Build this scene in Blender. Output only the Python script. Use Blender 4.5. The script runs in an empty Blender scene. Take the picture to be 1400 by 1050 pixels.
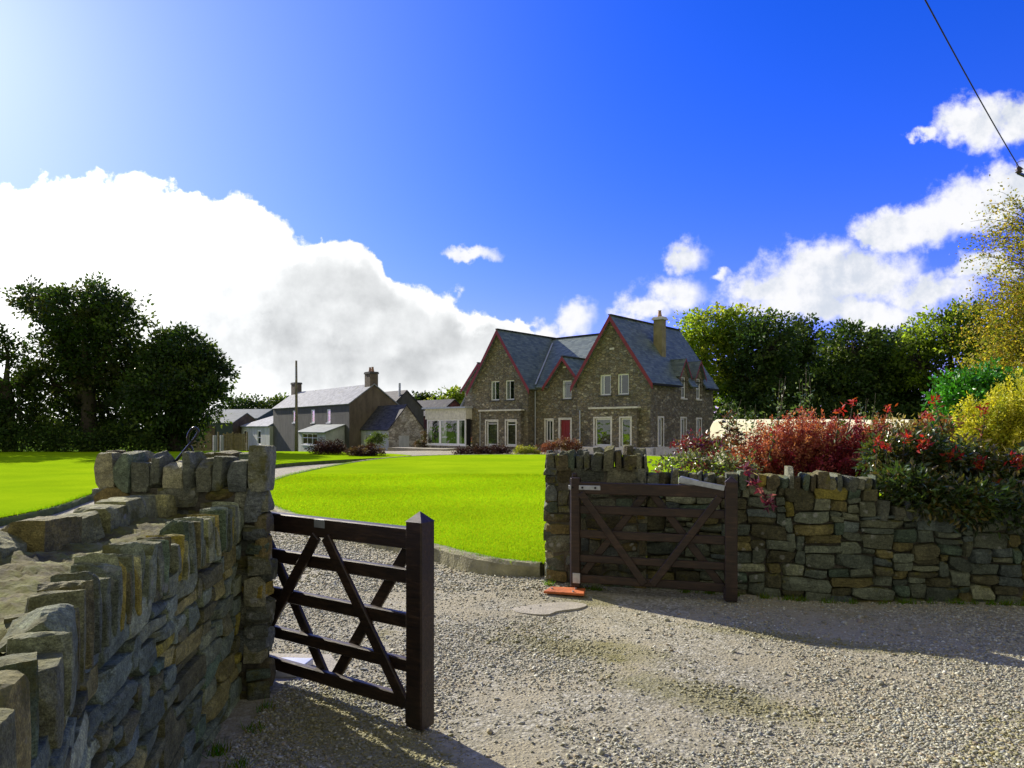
import bpy, math, random
import numpy as np
from mathutils import Vector

C = bpy.context.scene
R = math.radians
rng = np.random.default_rng(11)
EYE = 1.65
FP = 950.0           # focal length in photo pixels (1400 wide)

def W(px, py, Y):    # point at distance Y whose bearing was measured in the photo
    return np.array([(px-700)/FP*Y, Y, EYE+(585-py)/FP*Y])

def sstep(a, b, x):
    t = np.clip((np.asarray(x, float)-a)/(b-a), 0, 1)
    return t*t*(3-2*t)

# ------------------------------------------------------------------ materials
class NT:
    def __init__(s, tree): s.t = tree
    def n(s, typ, **kw):
        nd = s.t.nodes.new(typ)
        for k, v in kw.items(): setattr(nd, k, v)
        return nd
    def set(s, sock, v):
        if isinstance(v, bpy.types.NodeSocket): s.t.links.new(v, sock)
        else: sock.default_value = v
    def math(s, op, a, b=0.0, c=None, clamp=False):
        nd = s.n('ShaderNodeMath', operation=op, use_clamp=clamp)
        s.set(nd.inputs[0], a); s.set(nd.inputs[1], b)
        if c is not None: s.set(nd.inputs[2], c)
        return nd.outputs[0]
    def vmath(s, op, a, b=None, scale=None):
        nd = s.n('ShaderNodeVectorMath', operation=op)
        s.set(nd.inputs[0], a)
        if b is not None: s.set(nd.inputs[1], b)
        if scale is not None: s.set(nd.inputs['Scale'], scale)
        return nd.outputs['Value'] if op in ('LENGTH', 'DOT_PRODUCT') else nd.outputs[0]
    def noise(s, vec, scale, detail=4, rough=.55, dist=0.0, out=0, dim='3D'):
        nd = s.n('ShaderNodeTexNoise', noise_dimensions=dim)
        if vec is not None: s.set(nd.inputs['Vector'], vec)
        nd.inputs['Scale'].default_value = scale; nd.inputs['Detail'].default_value = detail
        nd.inputs['Roughness'].default_value = rough; nd.inputs['Distortion'].default_value = dist
        return nd.outputs[out]
    def voro(s, vec, scale, feature='F1', out='Distance', rand=1.0, dim='3D'):
        nd = s.n('ShaderNodeTexVoronoi', feature=feature, voronoi_dimensions=dim)
        if vec is not None: s.set(nd.inputs['Vector'], vec)
        nd.inputs['Scale'].default_value = scale; nd.inputs['Randomness'].default_value = rand
        return nd.outputs[out]
    def ramp(s, fac, stops, interp='LINEAR'):
        nd = s.n('ShaderNodeValToRGB'); e = nd.color_ramp.elements
        nd.color_ramp.interpolation = interp
        while len(e) < len(stops): e.new(.5)
        for el, (p, c) in zip(e, stops):
            el.position = p; el.color = (*c, 1) if len(c) == 3 else c
        s.set(nd.inputs[0], fac); return nd.outputs[0]
    def mix(s, fac, a, b, blend='MIX'):
        nd = s.n('ShaderNodeMix', data_type='RGBA', blend_type=blend)
        s.set(nd.inputs[0], fac)
        for sk, v in ((nd.inputs[6], a), (nd.inputs[7], b)):
            s.set(sk, (*v, 1) if isinstance(v, tuple) and len(v) == 3 else v)
        return nd.outputs[2]
    def maprange(s, v, a, b, c=0.0, d=1.0, smooth=True):
        nd = s.n('ShaderNodeMapRange', interpolation_type='SMOOTHSTEP' if smooth else 'LINEAR')
        s.set(nd.inputs[0], v)
        for i, q in enumerate((a, b, c, d)): s.set(nd.inputs[1+i], q)
        return nd.outputs[0]
    def bump(s, h, dist=.02, strength=1.0):
        nd = s.n('ShaderNodeBump'); nd.inputs['Distance'].default_value = dist
        nd.inputs['Strength'].default_value = strength; s.set(nd.inputs['Height'], h)
        return nd.outputs[0]

def mat(name):
    m = bpy.data.materials.new(name); m.use_nodes = True
    N = NT(m.node_tree); b = m.node_tree.nodes['Principled BSDF']
    return m, N, b

def obj_coord(N, scale=None):
    o = N.n('ShaderNodeTexCoord').outputs['Object']
    return N.vmath('MULTIPLY', o, scale) if scale else o

def geo_pos(N): return N.n('ShaderNodeNewGeometry').outputs['Position']
def tint(N):
    return N.n('ShaderNodeVertexColor', layer_name='tint').outputs[0]

def simple(name, col, rough=.6, metal=0, noise_amt=.25, scale=8, bump=.0, bscale=60, spec=.5):
    m, N, b = mat(name); p = obj_coord(N)
    n = N.noise(p, scale, 5, .6)
    c0 = tuple(max(0, x*(1-noise_amt)) for x in col); c1 = tuple(min(1, x*(1+noise_amt)) for x in col)
    N.set(b.inputs['Base Color'], N.ramp(n, [(.3, c0), (.7, c1)]))
    b.inputs['Roughness'].default_value = rough; b.inputs['Metallic'].default_value = metal
    b.inputs['Specular IOR Level'].default_value = spec
    if bump: N.set(b.inputs['Normal'], N.bump(N.noise(p, bscale, 4), bump))
    return m

def stone_mat(name, moss=.35, lichen=.5):
    m, N, b = mat(name); p = geo_pos(N)
    t = tint(N)
    n1 = N.noise(p, 9, 6, .65); n2 = N.noise(p, 45, 5, .7)
    f = N.math('ADD', N.math('MULTIPLY', n1, .9), N.math('MULTIPLY', n2, .9))
    c = N.mix(1.0, t, N.ramp(N.math('MULTIPLY', f, .55), [(.3, (.3, .29, .27)), (.5, (.95, .95, .92)), (.68, (1.9, 1.85, 1.7))]), 'MULTIPLY')
    c = N.mix(1.0, c, N.ramp(N.noise(p, 190, 3, .7), [(.32, (.55, .55, .53)), (.5, (1, 1, 1)), (.7, (1.6, 1.58, 1.5))]), 'MULTIPLY')
    # moss: patches, more of it on the tops
    up = N.n('ShaderNodeSeparateXYZ'); N.set(up.inputs[0], N.n('ShaderNodeNewGeometry').outputs['Normal'])
    mz = N.math('MULTIPLY', up.outputs[2], .16)
    mn = N.math('ADD', N.noise(p, 5.5, 6, .65), mz)
    mm = N.maprange(mn, .72-moss*.28, .84-moss*.28)
    moss_c = N.ramp(N.noise(p, 30, 4), [(.3, (.05, .06, .012)), (.7, (.21, .19, .03))])
    c = N.mix(N.math('MULTIPLY', mm, .75), c, moss_c)
    lv = N.voro(N.vmath('ADD', p, N.vmath('SCALE', N.noise(p, 30, 3, out=1), scale=.05)), 11)
    ln = N.noise(p, 2.3, 3)
    lm = N.math('MULTIPLY', N.maprange(lv, .30, .18), N.maprange(ln, .62-.1*lichen, .7-.1*lichen))
    c = N.mix(N.math('MULTIPLY', lm, .65), c, (.42, .43, .38))
    N.set(b.inputs['Base Color'], c); b.inputs['Roughness'].default_value = .85
    b.inputs['Specular IOR Level'].default_value = .3
    h = N.math('ADD', N.noise(p, 28, 8, .7), N.math('MULTIPLY', N.noise(N.vmath('MULTIPLY', p, (18, 18, 60)), 1, 4), .6))
    h = N.math('ADD', h, N.math('MULTIPLY', N.noise(p, 120, 4, .75), .35))
    N.set(b.inputs['Normal'], N.bump(h, .028, 1.0))
    return m

def leaf_mat(name, trans=.4, rough=.5, spec=.35, gain=1.0):
    m, N, b = mat(name)
    t = tint(N)
    N.set(b.inputs['Base Color'], t); b.inputs['Roughness'].default_value = rough
    b.inputs['Specular IOR Level'].default_value = spec
    tr = N.n('ShaderNodeBsdfTranslucent')
    N.set(tr.inputs[0], N.mix(1.0, t, (1.25*gain, 1.25*gain, .7*gain), 'MULTIPLY'))
    mx = N.n('ShaderNodeMixShader'); mx.inputs[0].default_value = trans
    N.t.links.new(b.outputs[0], mx.inputs[1]); N.t.links.new(tr.outputs[0], mx.inputs[2])
    N.t.links.new(mx.outputs[0], N.t.nodes['Material Output'].inputs[0])
    return m

M = {}
M['stone'] = stone_mat('wall_stone', .35, .5)
M['stone_mossy'] = stone_mat('mossy_stone', .62, .7)
M['mortar'] = simple('mortar', (.10, .092, .066), .95, 0, .4, 12, .02, 40)
M['wood'] = None
M['steel'] = simple('galvanised_steel', (.5, .53, .55), .42, .75, .2, 20)
M['black_metal'] = simple('black_metal', (.02, .02, .022), .25, .3, .3, 20)
M['rust'] = simple('rusty_orange_plate', (.5, .13, .03), .7, 0, .35, 9, .006, 50)
M['lid_grey'] = simple('grey_steel_lid', (.6, .62, .65), .4, .3, .15, 9)
M['concrete'] = simple('concrete', (.36, .33, .25), .9, 0, .25, 6, .01, 60)
M['kerb'] = simple('kerb_stone', (.27, .255, .14), .9, 0, .45, 3.5, .015, 40)
M['kerb_moss_shade'] = simple('mossy_shaded_kerb', (.10, .13, .03), .95, 0, .5, 4, .02, 30)  # moss green, with the shade of the left lawn edge put into the colour
M['red'] = simple('red_painted_timber', (.22, .028, .03), .55, 0, .2, 3)
M['door_red'] = simple('red_door_paint', (.22, .008, .014), .35, 0, .15, 3)
M['white'] = simple('white_paint', (.86, .86, .84), .45, 0, .05, 3)
M['cream'] = simple('cream_stone_trim', (.68, .65, .54), .75, 0, .2, 5, .006, 50)
M['curtain'] = simple('white_curtain', (.75, .75, .72), .9, 0, .1, 6)
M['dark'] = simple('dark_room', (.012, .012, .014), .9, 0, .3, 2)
M['bark'] = simple('bark', (.06, .048, .035), .95, 0, .45, 9, .03, 25)
M['lead'] = simple('lead_flashing', (.5, .53, .56), .5, .2, .15, 5)
M['pot'] = simple('clay_pot', (.35, .2, .12), .8, 0, .3, 8)
M['soil'] = simple('garden_soil', (.06, .045, .03), .95, 0, .5, 6, .05, 18)
M['pole_wood'] = simple('weathered_pole', (.19, .17, .11), .9, 0, .4, 7, .01, 40)
M['fence_wood'] = simple('fence_timber', (.24, .19, .08), .85, 0, .4, 4, .01, 30)
M['shed_green'] = simple('green_cladding', (.03, .05, .045), .6, 0, .3, 3)
M['shed_brown'] = simple('rusty_shed_end', (.1, .07, .04), .8, 0, .5, 2)
M['shed_roof'] = simple('sheet_roof', (.22, .25, .255), .7, 0, .25, 2, spec=.08)
M['cream_wall'] = simple('cream_render', (.5, .46, .33), .85, 0, .12, 1.5, .01, 20)
M['ivy_red'] = simple('red_creeper_wall', (.12, .035, .03), .9, 0, .6, 3, .04, 8)
M['cable'] = simple('black_cable', (.015, .015, .02), .5, 0, .1, 5)
M['insulator'] = simple('brown_insulator', (.05, .035, .03), .3, 0, .2, 9)

def wood_mat():
    m, N, b = mat('dark_stained_timber'); p = obj_coord(N)
    n = N.noise(N.vmath('MULTIPLY', p, (7, 60, 60)), 1, 5, .6)
    n2 = N.noise(p, 5, 4)
    c = N.ramp(N.math('ADD', N.math('MULTIPLY', n, .6), N.math('MULTIPLY', n2, .4)), [(.32, (.008, .005, .003)), (.52, (.032, .017, .009)), (.72, (.085, .047, .025))])
    N.set(b.inputs['Base Color'], c); b.inputs['Roughness'].default_value = .5
    N.set(b.inputs['Normal'], N.bump(n, .004, .6)); return m
M['wood'] = wood_mat()

def house_stone():
    m, N, b = mat('house_rubble_stone'); p = obj_coord(N)
    q = N.vmath('ADD', p, N.vmath('SCALE', N.vmath('SUBTRACT', N.noise(p, 3, 3, out=1), (.5, .5, .5)), scale=.12))
    q = N.vmath('MULTIPLY', q, (4.0, 4.0, 7.2))
    col = N.voro(q, 1.0, 'F1', 'Color', .9); e = N.voro(q, 1.0, 'DISTANCE_TO_EDGE', 'Distance', .9)
    sp = N.n('ShaderNodeSeparateColor'); N.set(sp.inputs[0], col)
    c = N.ramp(sp.outputs[0], [(0, (.085, .075, .055)), (.35, (.14, .115, .075)), (.6, (.20, .165, .105)), (.82, (.14, .135, .115)), (.93, (.24, .215, .155)), (1, (.33, .295, .22))])
    c = N.mix(1, c, N.ramp(N.noise(p, 9, 5), [(.3, (.6, .6, .6)), (.7, (1.3, 1.3, 1.3))]), 'MULTIPLY')
    c = N.mix(N.maprange(e, .07, .02), c, (.11, .10, .075))
    c = N.mix(N.maprange(N.noise(p, .55, 4), .5, .75), c, N.mix(1, c, (.7, .72, .7), 'MULTIPLY'))
    c = N.mix(1, c, (1.45, 1.45, 1.34), 'MULTIPLY')
    N.set(b.inputs['Base Color'], c); b.inputs['Roughness'].default_value = .9
    N.set(b.inputs['Normal'], N.bump(N.math('ADD', N.maprange(e, 0, .12), N.math('MULTIPLY', N.noise(p, 14, 4), .5)), .04, .9))
    return m
M['house'] = house_stone()

def rubble_pale():
    m, N, b = mat('pale_rubble'); p = obj_coord(N)
    q = N.vmath('MULTIPLY', p, (3.2, 3.2, 5)); e = N.voro(q, 1, 'DISTANCE_TO_EDGE'); col = N.voro(q, 1, 'F1', 'Color')
    sp = N.n('ShaderNodeSeparateColor'); N.set(sp.inputs[0], col)
    c = N.ramp(sp.outputs[0], [(0, (.18, .16, .12)), (.5, (.34, .31, .24)), (1, (.52, .49, .4))])
    c = N.mix(N.maprange(N.noise(p, 1.2, 5), .45, .65), c, (.45, .43, .37))
    c = N.mix(N.maprange(e, .06, .02), c, (.2, .18, .14))
    N.set(b.inputs['Base Color'], c); b.inputs['Roughness'].default_value = .9
    N.set(b.inputs['Normal'], N.bump(N.maprange(e, 0, .1), .03)); return m
M['rubble_pale'] = rubble_pale()

def slate(name, c0, c1, rough=.38, spec=.6):
    m, N, b = mat(name); p = obj_coord(N)
    sx = N.n('ShaderNodeSeparateXYZ'); N.set(sx.inputs[0], p)
    row = N.math('DIVIDE', sx.outputs[2], .15); fr = N.math('FRACT', row)
    fl = N.math('FLOOR', row)
    q = N.n('ShaderNodeCombineXYZ'); N.set(q.inputs[0], N.math('ADD', N.math('MULTIPLY', sx.outputs[0], 3.2), N.math('MULTIPLY', fl, .5)))
    N.set(q.inputs[1], N.math('ADD', N.math('MULTIPLY', sx.outputs[1], 3.2), N.math('MULTIPLY', fl, .5))); N.set(q.inputs[2], fl)
    w = N.n('ShaderNodeTexWhiteNoise'); N.set(w.inputs[0], N.vmath('FLOOR', q.outputs[0]))
    f = N.math('ADD', N.math('MULTIPLY', w.outputs[0], .5), N.math('MULTIPLY', N.noise(p, 1.1, 6, .65), .6))
    c = N.ramp(f, [(.25, c0), (.8, c1)])
    c = N.mix(N.maprange(N.noise(p, .8, 6, .7), .6, .72), c, (.16, .17, .11))
    c = N.mix(N.maprange(fr, .10, .02), c, tuple(x*.35 for x in c0))
    N.set(b.inputs['Base Color'], c); b.inputs['Roughness'].default_value = rough
    b.inputs['Specular IOR Level'].default_value = spec
    N.set(b.inputs['Normal'], N.bump(N.math('ADD', fr, N.math('MULTIPLY', w.outputs[0], .7)), .012, .8)); return m
M['slate'] = slate('blue_grey_slate', (.085, .115, .105), (.19, .235, .205), .5, .35)
M['slate_old'] = slate('old_pale_slate', (.23, .245, .27), (.37, .39, .42), .8, .06)
M['slate_dark'] = slate('dark_slate', (.035, .036, .042), (.08, .08, .088), .8, .2)

def render_grey(name, c0, c1):
    m, N, b = mat(name); p = obj_coord(N)
    n = N.noise(N.vmath('MULTIPLY', p, (1, 1, .4)), 1.6, 7, .68)
    N.set(b.inputs['Base Color'], N.ramp(n, [(.3, c0), (.7, c1)])); b.inputs['Roughness'].default_value = .95
    N.set(b.inputs['Normal'], N.bump(N.noise(p, 30, 3), .015)); return m
M['render_dark'] = render_grey('dark_grey_render', (.05, .05, .048), (.11, .108, .10))
M['render_brown'] = render_grey('weathered_brown_render', (.09, .07, .05), (.2, .16, .11))
M['render_white'] = render_grey('whitewashed_render', (.34, .36, .35), (.62, .63, .6))

def glass_mat():
    m, N, b = mat('window_glass')
    g = N.n('ShaderNodeBsdfGlossy'); g.inputs['Roughness'].default_value = .02; g.inputs[0].default_value = (.8, .88, .92, 1)
    t = N.n('ShaderNodeBsdfTransparent'); t.inputs[0].default_value = (.75, .8, .8, 1)
    lw = N.n('ShaderNodeLayerWeight'); lw.inputs[0].default_value = .35
    p = geo_pos(N); N.set(g.inputs['Normal'], N.bump(N.noise(p, 1.3, 2), .05, .25))
    mx = N.n('ShaderNodeMixShader'); N.set(mx.inputs[0], N.math('ADD', N.math('MULTIPLY', lw.outputs['Facing'], .5), .2, clamp=True))
    N.t.links.new(t.outputs[0], mx.inputs[1]); N.t.links.new(g.outputs[0], mx.inputs[2])
    N.t.links.new(mx.outputs[0], N.t.nodes['Material Output'].inputs[0]); return m
M['glass'] = glass_mat()

def grass_mat(name, c0, c1, c2):
    m, N, b = mat(name); p = geo_pos(N)
    f = N.math('ADD', N.math('MULTIPLY', N.noise(p, .45, 5, .6), .55), N.math('MULTIPLY', N.noise(p, 14, 5, .7), .45))
    c = N.ramp(f, [(.35, c0), (.5, c1), (.68, c2)])
    c = N.mix(1, c, N.ramp(N.noise(p, .13, 3), [(.35, (.86, .92, .9)), (.65, (1.1, 1.06, 1))]), 'MULTIPLY')
    sp = N.noise(N.vmath('MULTIPLY', p, (1.0, 2.2, 1)), 60, 4, .75)
    c = N.mix(1, c, N.ramp(sp, [(.3, (.55, .62, .5)), (.7, (1.25, 1.2, 1.2))]), 'MULTIPLY')
    N.set(b.inputs['Base Color'], c); b.inputs['Roughness'].default_value = .85; b.inputs['Specular IOR Level'].default_value = .0
    N.set(b.inputs['Normal'], N.bump(N.math('ADD', N.noise(p, 55, 4, .8), N.math('MULTIPLY', N.noise(p, 6, 3), .5)), .02, .35)); return m
M['lawn'] = grass_mat('mown_lawn', (.24, .385, .008), (.30, .465, .008), (.375, .54, .012))
M['field'] = grass_mat('rough_field', (.06, .12, .012), (.1, .17, .02), (.14, .2, .03))

MOSS = [(2.25, 5.35, 1.35, .2, -.44), (.75, 6.7, .45, .25, -.3), (-.6, 3.5, .6, .35, -.6), (-1.05, 3.85, .5, .55, .6), (.55, 5.2, .9, .35, -.5), (1.2, 4.3, 1.0, .3, -.5), (-.9, 4.25, .4, .25, .2)]
def gravel_mat():
    m, N, b = mat('gravel_surface'); p = geo_pos(N)
    big = N.noise(p, .55, 5, .6); mid = N.noise(p, 3.0, 5, .65)
    v = N.voro(p, 42, 'F1', 'Color'); ve = N.voro(p, 42, 'F1', 'Distance')
    sp = N.n('ShaderNodeSeparateColor'); N.set(sp.inputs[0], v)
    st = N.ramp(sp.outputs[0], [(0, (.14, .135, .09)), (.4, (.28, .265, .19)), (.75, (.39, .37, .275)), (1, (.53, .52, .43))])
    dust = N.ramp(N.noise(p, 25, 6, .7), [(.3, (.28, .25, .16)), (.7, (.44, .40, .27))])
    k = N.maprange(N.math('ADD', N.math('MULTIPLY', big, .6), N.math('MULTIPLY', mid, .4)), .44, .56)
    c = N.mix(N.math('MULTIPLY', N.math('SUBTRACT', 1.0, k), .75), dust, st)
    mo = N.maprange(N.math('ADD', N.math('MULTIPLY', N.noise(N.vmath('ADD', p, (7.3, 2.1, 0)), .9, 6, .7), .7), N.math('MULTIPLY', mid, .3)), .565, .66)
    c = N.mix(N.math('MULTIPLY', mo, .6), c, N.ramp(N.noise(p, 40, 4), [(.3, (.09, .085, .012)), (.7, (.24, .21, .035))]))
    ms = None
    for bx, by, rx_, ry_, an in MOSS:
        d_ = N.vmath('SUBTRACT', p, (bx, by, 0)); ca, sa = math.cos(an), math.sin(an)
        q_ = N.n('ShaderNodeCombineXYZ'); N.set(q_.inputs[0], N.math('MULTIPLY', N.vmath('DOT_PRODUCT', d_, (ca, sa, 0)), 1/rx_)); N.set(q_.inputs[1], N.math('MULTIPLY', N.vmath('DOT_PRODUCT', d_, (-sa, ca, 0)), 1/ry_))
        f_ = N.math('SUBTRACT', 1.0, N.vmath('LENGTH', q_.outputs[0])); ms = f_ if ms is None else N.math('MAXIMUM', ms, f_)
    ms = N.maprange(N.math('ADD', ms, N.math('MULTIPLY', N.math('SUBTRACT', N.noise(p, 5, 6, .7), .5), 1.6)), .1, .6)
    c = N.mix(N.math('MULTIPLY', ms, .42), c, N.ramp(N.noise(p, 45, 4), [(.3, (.075, .08, .008)), (.7, (.21, .20, .02))]))
    N.set(b.inputs['Base Color'], c); b.inputs['Roughness'].default_value = .92; b.inputs['Specular IOR Level'].default_value = .25
    h = N.math('ADD', N.math('MULTIPLY', N.maprange(ve, .6, 0), .7), N.noise(p, 90, 5, .7))
    N.set(b.inputs['Normal'], N.bump(h, .012, .8)); return m
M['gravel'] = gravel_mat()

def pebble_mat():
    m, N, b = mat('pebble'); p = geo_pos(N)
    c = N.mix(1, tint(N), N.ramp(N.noise(p, 110, 4), [(.3, (.7, .7, .7)), (.7, (1.2, 1.2, 1.2))]), 'MULTIPLY')
    N.set(b.inputs['Base Color'], c); b.inputs['Roughness'].default_value = .8; return m
M['pebble'] = pebble_mat()

def mossy_top():
    m, N, b = mat('mossy_mortar'); p = geo_pos(N)
    c = N.ramp(N.noise(p, 7, 7, .7), [(.3, (.04, .04, .012)), (.46, (.15, .13, .03)), (.58, (.20, .21, .035)), (.75, (.34, .33, .2))])
    N.set(b.inputs['Base Color'], c); b.inputs['Roughness'].default_value = .95
    N.set(b.inputs['Normal'], N.bump(N.noise(p, 35, 7, .7), .04)); return m
M['moss_top'] = mossy_top()
M['leaf'] = leaf_mat('broad_leaf', .38)
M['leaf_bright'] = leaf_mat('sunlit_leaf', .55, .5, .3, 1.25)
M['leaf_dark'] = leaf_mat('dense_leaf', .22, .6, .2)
M['leaf_gloss'] = leaf_mat('glossy_leaf', .3, .28, .6)
M['blade'] = leaf_mat('grass_blade', .45, .8, .0)

# ------------------------------------------------------------------ mesh tools
class MB:
    def __init__(s): s.V, s.F, s.T, s.n, s.has = [], [], [], 0, False
    def add(s, v, faces, t=None):
        v = np.asarray(v, np.float64).reshape(-1, 3)
        fs = faces if isinstance(faces, list) and len(faces) and isinstance(faces[0], np.ndarray) and faces[0].ndim == 2 else None
        if fs is None:
            by = {}
            for f in faces: by.setdefault(len(f), []).append(f)
            fs = [np.array(q, np.int64) for q in by.values()]
        for f in fs: s.F.append(f+s.n)
        s.V.append(v)
        if t is None: s.T.append(np.ones((len(v), 3))*.5)
        else:
            t = np.asarray(t, float); s.has = True
            s.T.append(np.broadcast_to(t, (len(v), 3)) if t.ndim == 1 else t)
        s.n += len(v)
    def build(s, name, m, parent=None, smooth=False, off=None):
        V = np.concatenate(s.V)
        if off is not None: V = V-np.asarray(off)
        me = bpy.data.meshes.new(name)
        me.vertices.add(len(V)); me.vertices.foreach_set('co', V.astype(np.float32).ravel())
        loops = np.concatenate([f.ravel() for f in s.F]); cnt = np.concatenate([np.full(len(f), f.shape[1]) for f in s.F])
        st = np.concatenate([[0], np.cumsum(cnt)[:-1]])
        me.loops.add(len(loops)); me.loops.foreach_set('vertex_index', loops.astype(np.int32))
        me.polygons.add(len(cnt)); me.polygons.foreach_set('loop_start', st.astype(np.int32))
        me.polygons.foreach_set('loop_total', cnt.astype(np.int32))
        me.polygons.foreach_set('use_smooth', np.full(len(cnt), smooth))
        me.update(calc_edges=True)
        if s.has:
            a = me.color_attributes.new('tint', 'FLOAT_COLOR', 'POINT')
            T = np.concatenate(s.T); T = np.hstack([T, np.ones((len(T), 1))])
            a.data.foreach_set('color', T.astype(np.float32).ravel())
        if m: me.materials.append(m)
        o = bpy.data.objects.new(name, me); C.collection.objects.link(o)
        if parent: o.parent = parent
        return o

def tag(o, label=None, cat=None, group=None, kind=None):
    if label: o['label'] = label
    if cat: o['category'] = cat
    if group: o['group'] = group
    if kind: o['kind'] = kind
    return o
def thing(name, label, cat, loc=(0, 0, 0), rz=0, group=None):
    e = bpy.data.objects.new(name, None); C.collection.objects.link(e)
    e.location = loc; e.rotation_euler = (0, 0, rz); e.empty_display_size = .2
    return tag(e, label, cat, group)

BOXF = [(0, 3, 2, 1), (4, 5, 6, 7), (0, 1, 5, 4), (1, 2, 6, 5), (2, 3, 7, 6), (3, 0, 4, 7)]
def box(mb, x0, x1, y0, y1, z0, z1, t=None):
    mb.add([(x0, y0, z0), (x1, y0, z0), (x1, y1, z0), (x0, y1, z0), (x0, y0, z1), (x1, y0, z1), (x1, y1, z1), (x0, y1, z1)], BOXF, t)

def cbox(dims, ch):
    hx, hy, hz = np.asarray(dims)/2
    V = []; idx = {}
    for sx in (-1, 1):
        for sy in (-1, 1):
            for sz in (-1, 1):
                for ax in range(3):
                    p = np.array([sx*hx, sy*hy, sz*hz]); s = (sx, sy, sz)
                    for k in range(3):
                        if k != ax: p[k] -= s[k]*ch
                    idx[(sx, sy, sz, ax)] = len(V); V.append(p)
    F = []
    for ax in range(3):
        o = [k for k in range(3) if k != ax]
        for s in (-1, 1):
            q = []
            for a, b in ((-1, -1), (1, -1), (1, 1), (-1, 1)):
                sg = [0, 0, 0]; sg[ax] = s; sg[o[0]] = a; sg[o[1]] = b; q.append(idx[(*sg, ax)])
            F.append(q)
        for a in (-1, 1):          # edges running along ax
            for b in (-1, 1):
                q = []
                for e, k in ((-1, o[0]), (1, o[0]), (1, o[1]), (-1, o[1])):
                    sg = [0, 0, 0]; sg[ax] = e; sg[o[0]] = a; sg[o[1]] = b; q.append(idx[(*sg, k)])
                F.append(q)
    for sx in (-1, 1):
        for sy in (-1, 1):
            for sz in (-1, 1): F.append([idx[(sx, sy, sz, k)] for k in range(3)])
    V = np.array(V)
    out = []
    for f in F:                    # outward winding
        c = V[f].mean(0); n = np.cross(V[f[1]]-V[f[0]], V[f[2]]-V[f[0]])
        out.append(f if n@c > 0 else f[::-1])
    return V, out

def bar(mb, p, q, w, h, side=None, ch=.004):       # beam from p to q; w across `side`, h along the third axis
    p, q = np.asarray(p, float), np.asarray(q, float); d = q-p; L = np.linalg.norm(d); d = d/L
    s = np.asarray(side if side is not None else (0, 0, 1), float); s = s-d*(s@d)
    s = s/np.linalg.norm(s); n = np.cross(d, s)
    V, F = cbox((L, w, h), ch)
    mb.add((p+q)/2+V[:, :1]*d+V[:, 1:2]*s+V[:, 2:3]*n, F)

def tube(mb, pts, rad, n=8, t=None, cap=True):
    pts = np.asarray(pts, float); rad = np.broadcast_to(rad, (len(pts),))
    tg = np.gradient(pts, axis=0); tg /= np.linalg.norm(tg, axis=1)[:, None]+1e-9
    ref = np.array([0, 0, 1.]) if abs(tg[0][2]) < .9 else np.array([1., 0, 0])
    a = np.linspace(0, 2*np.pi, n, endpoint=False); V = []
    s = np.cross(tg[0], ref); s /= np.linalg.norm(s)
    for p, d, r in zip(pts, tg, rad):
        s = s-d*(s@d); s /= np.linalg.norm(s)+1e-9; u = np.cross(d, s)
        V.append(p+r*(np.cos(a)[:, None]*s+np.sin(a)[:, None]*u))
    k = len(pts); i = np.arange(k-1)[:, None]*n; j = np.arange(n)[None]
    F = np.stack([i+j, i+(j+1) % n, i+n+(j+1) % n, i+n+j], -1).reshape(-1, 4)
    mb.add(np.concatenate(V), [F], t)
    if cap and n > 3: mb.F.append(np.array([np.arange(n)[::-1]])+mb.n-k*n); mb.F.append(np.array([np.arange(n)])+mb.n-n)

_cs = {}
def cubesphere(n):
    if n in _cs: return _cs[n]
    idx, V, F = {}, [], []
    def vid(p):
        k = tuple(p)
        if k not in idx: idx[k] = len(V); V.append(p)
        return idx[k]
    for ax in range(3):
        for s in (0, n):
            for i in range(n):
                for j in range(n):
                    q = []
                    for a, b in ((0, 0), (1, 0), (1, 1), (0, 1)):
                        p = [0, 0, 0]; p[ax] = s; p[(ax+1) % 3] = i+a; p[(ax+2) % 3] = j+b; q.append(vid(tuple(p)))
                    F.append(q if s else q[::-1])
    _cs[n] = (np.array(V, float)/n*2-1, np.array(F)); return _cs[n]

def stone(c, ax, dims, n=4, rnd=.28, rough=.05, cuts=3, r=None):
    """irregular block: c centre, ax 3x3 axes (rows), dims full size"""
    r = r or rng
    P, F = cubesphere(n)
    sp = P/np.linalg.norm(P, axis=1)[:, None]
    V = P*(1-rnd)+sp*rnd*1.12
    for _ in range(cuts):
        d = r.normal(size=3); d /= np.linalg.norm(d); h = r.uniform(.78, 1.08)*np.abs(d).sum()*.82
        e = np.maximum(0, V@d-h); V = V-e[:, None]*d
    for k in range(4):
        w = r.normal(size=3)*(1.2+k*1.5); V = V*(1+(rough/(1+.5*k))*np.sin(V@w+r.uniform(0, 6.3)))[:, None]
    V = V+r.normal(size=V.shape)*rough*.18
    V = V*np.asarray(dims)/2
    return np.asarray(c)+V@np.asarray(ax), [F]

PAL = [((.165, .17, .145), 5), ((.115, .125, .115), 4), ((.20, .195, .15), 3), ((.115, .10, .065), 3), ((.19, .15, .07), 1.8), ((.30, .285, .22), 1), ((.10, .13, .11), 1.6), ((.125, .14, .155), 1.6), ((.26, .20, .05), .6)]
_pw = np.array([w for _, w in PAL]); _pw = _pw/_pw.sum()
def stone_col(r, gain=1.0):
    c = np.array(PAL[r.choice(len(PAL), p=_pw)][0]); return np.clip(c*r.uniform(.75, 1.35)*gain*np.array([1.0, 1.0, .84]), 0, .8)

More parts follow.
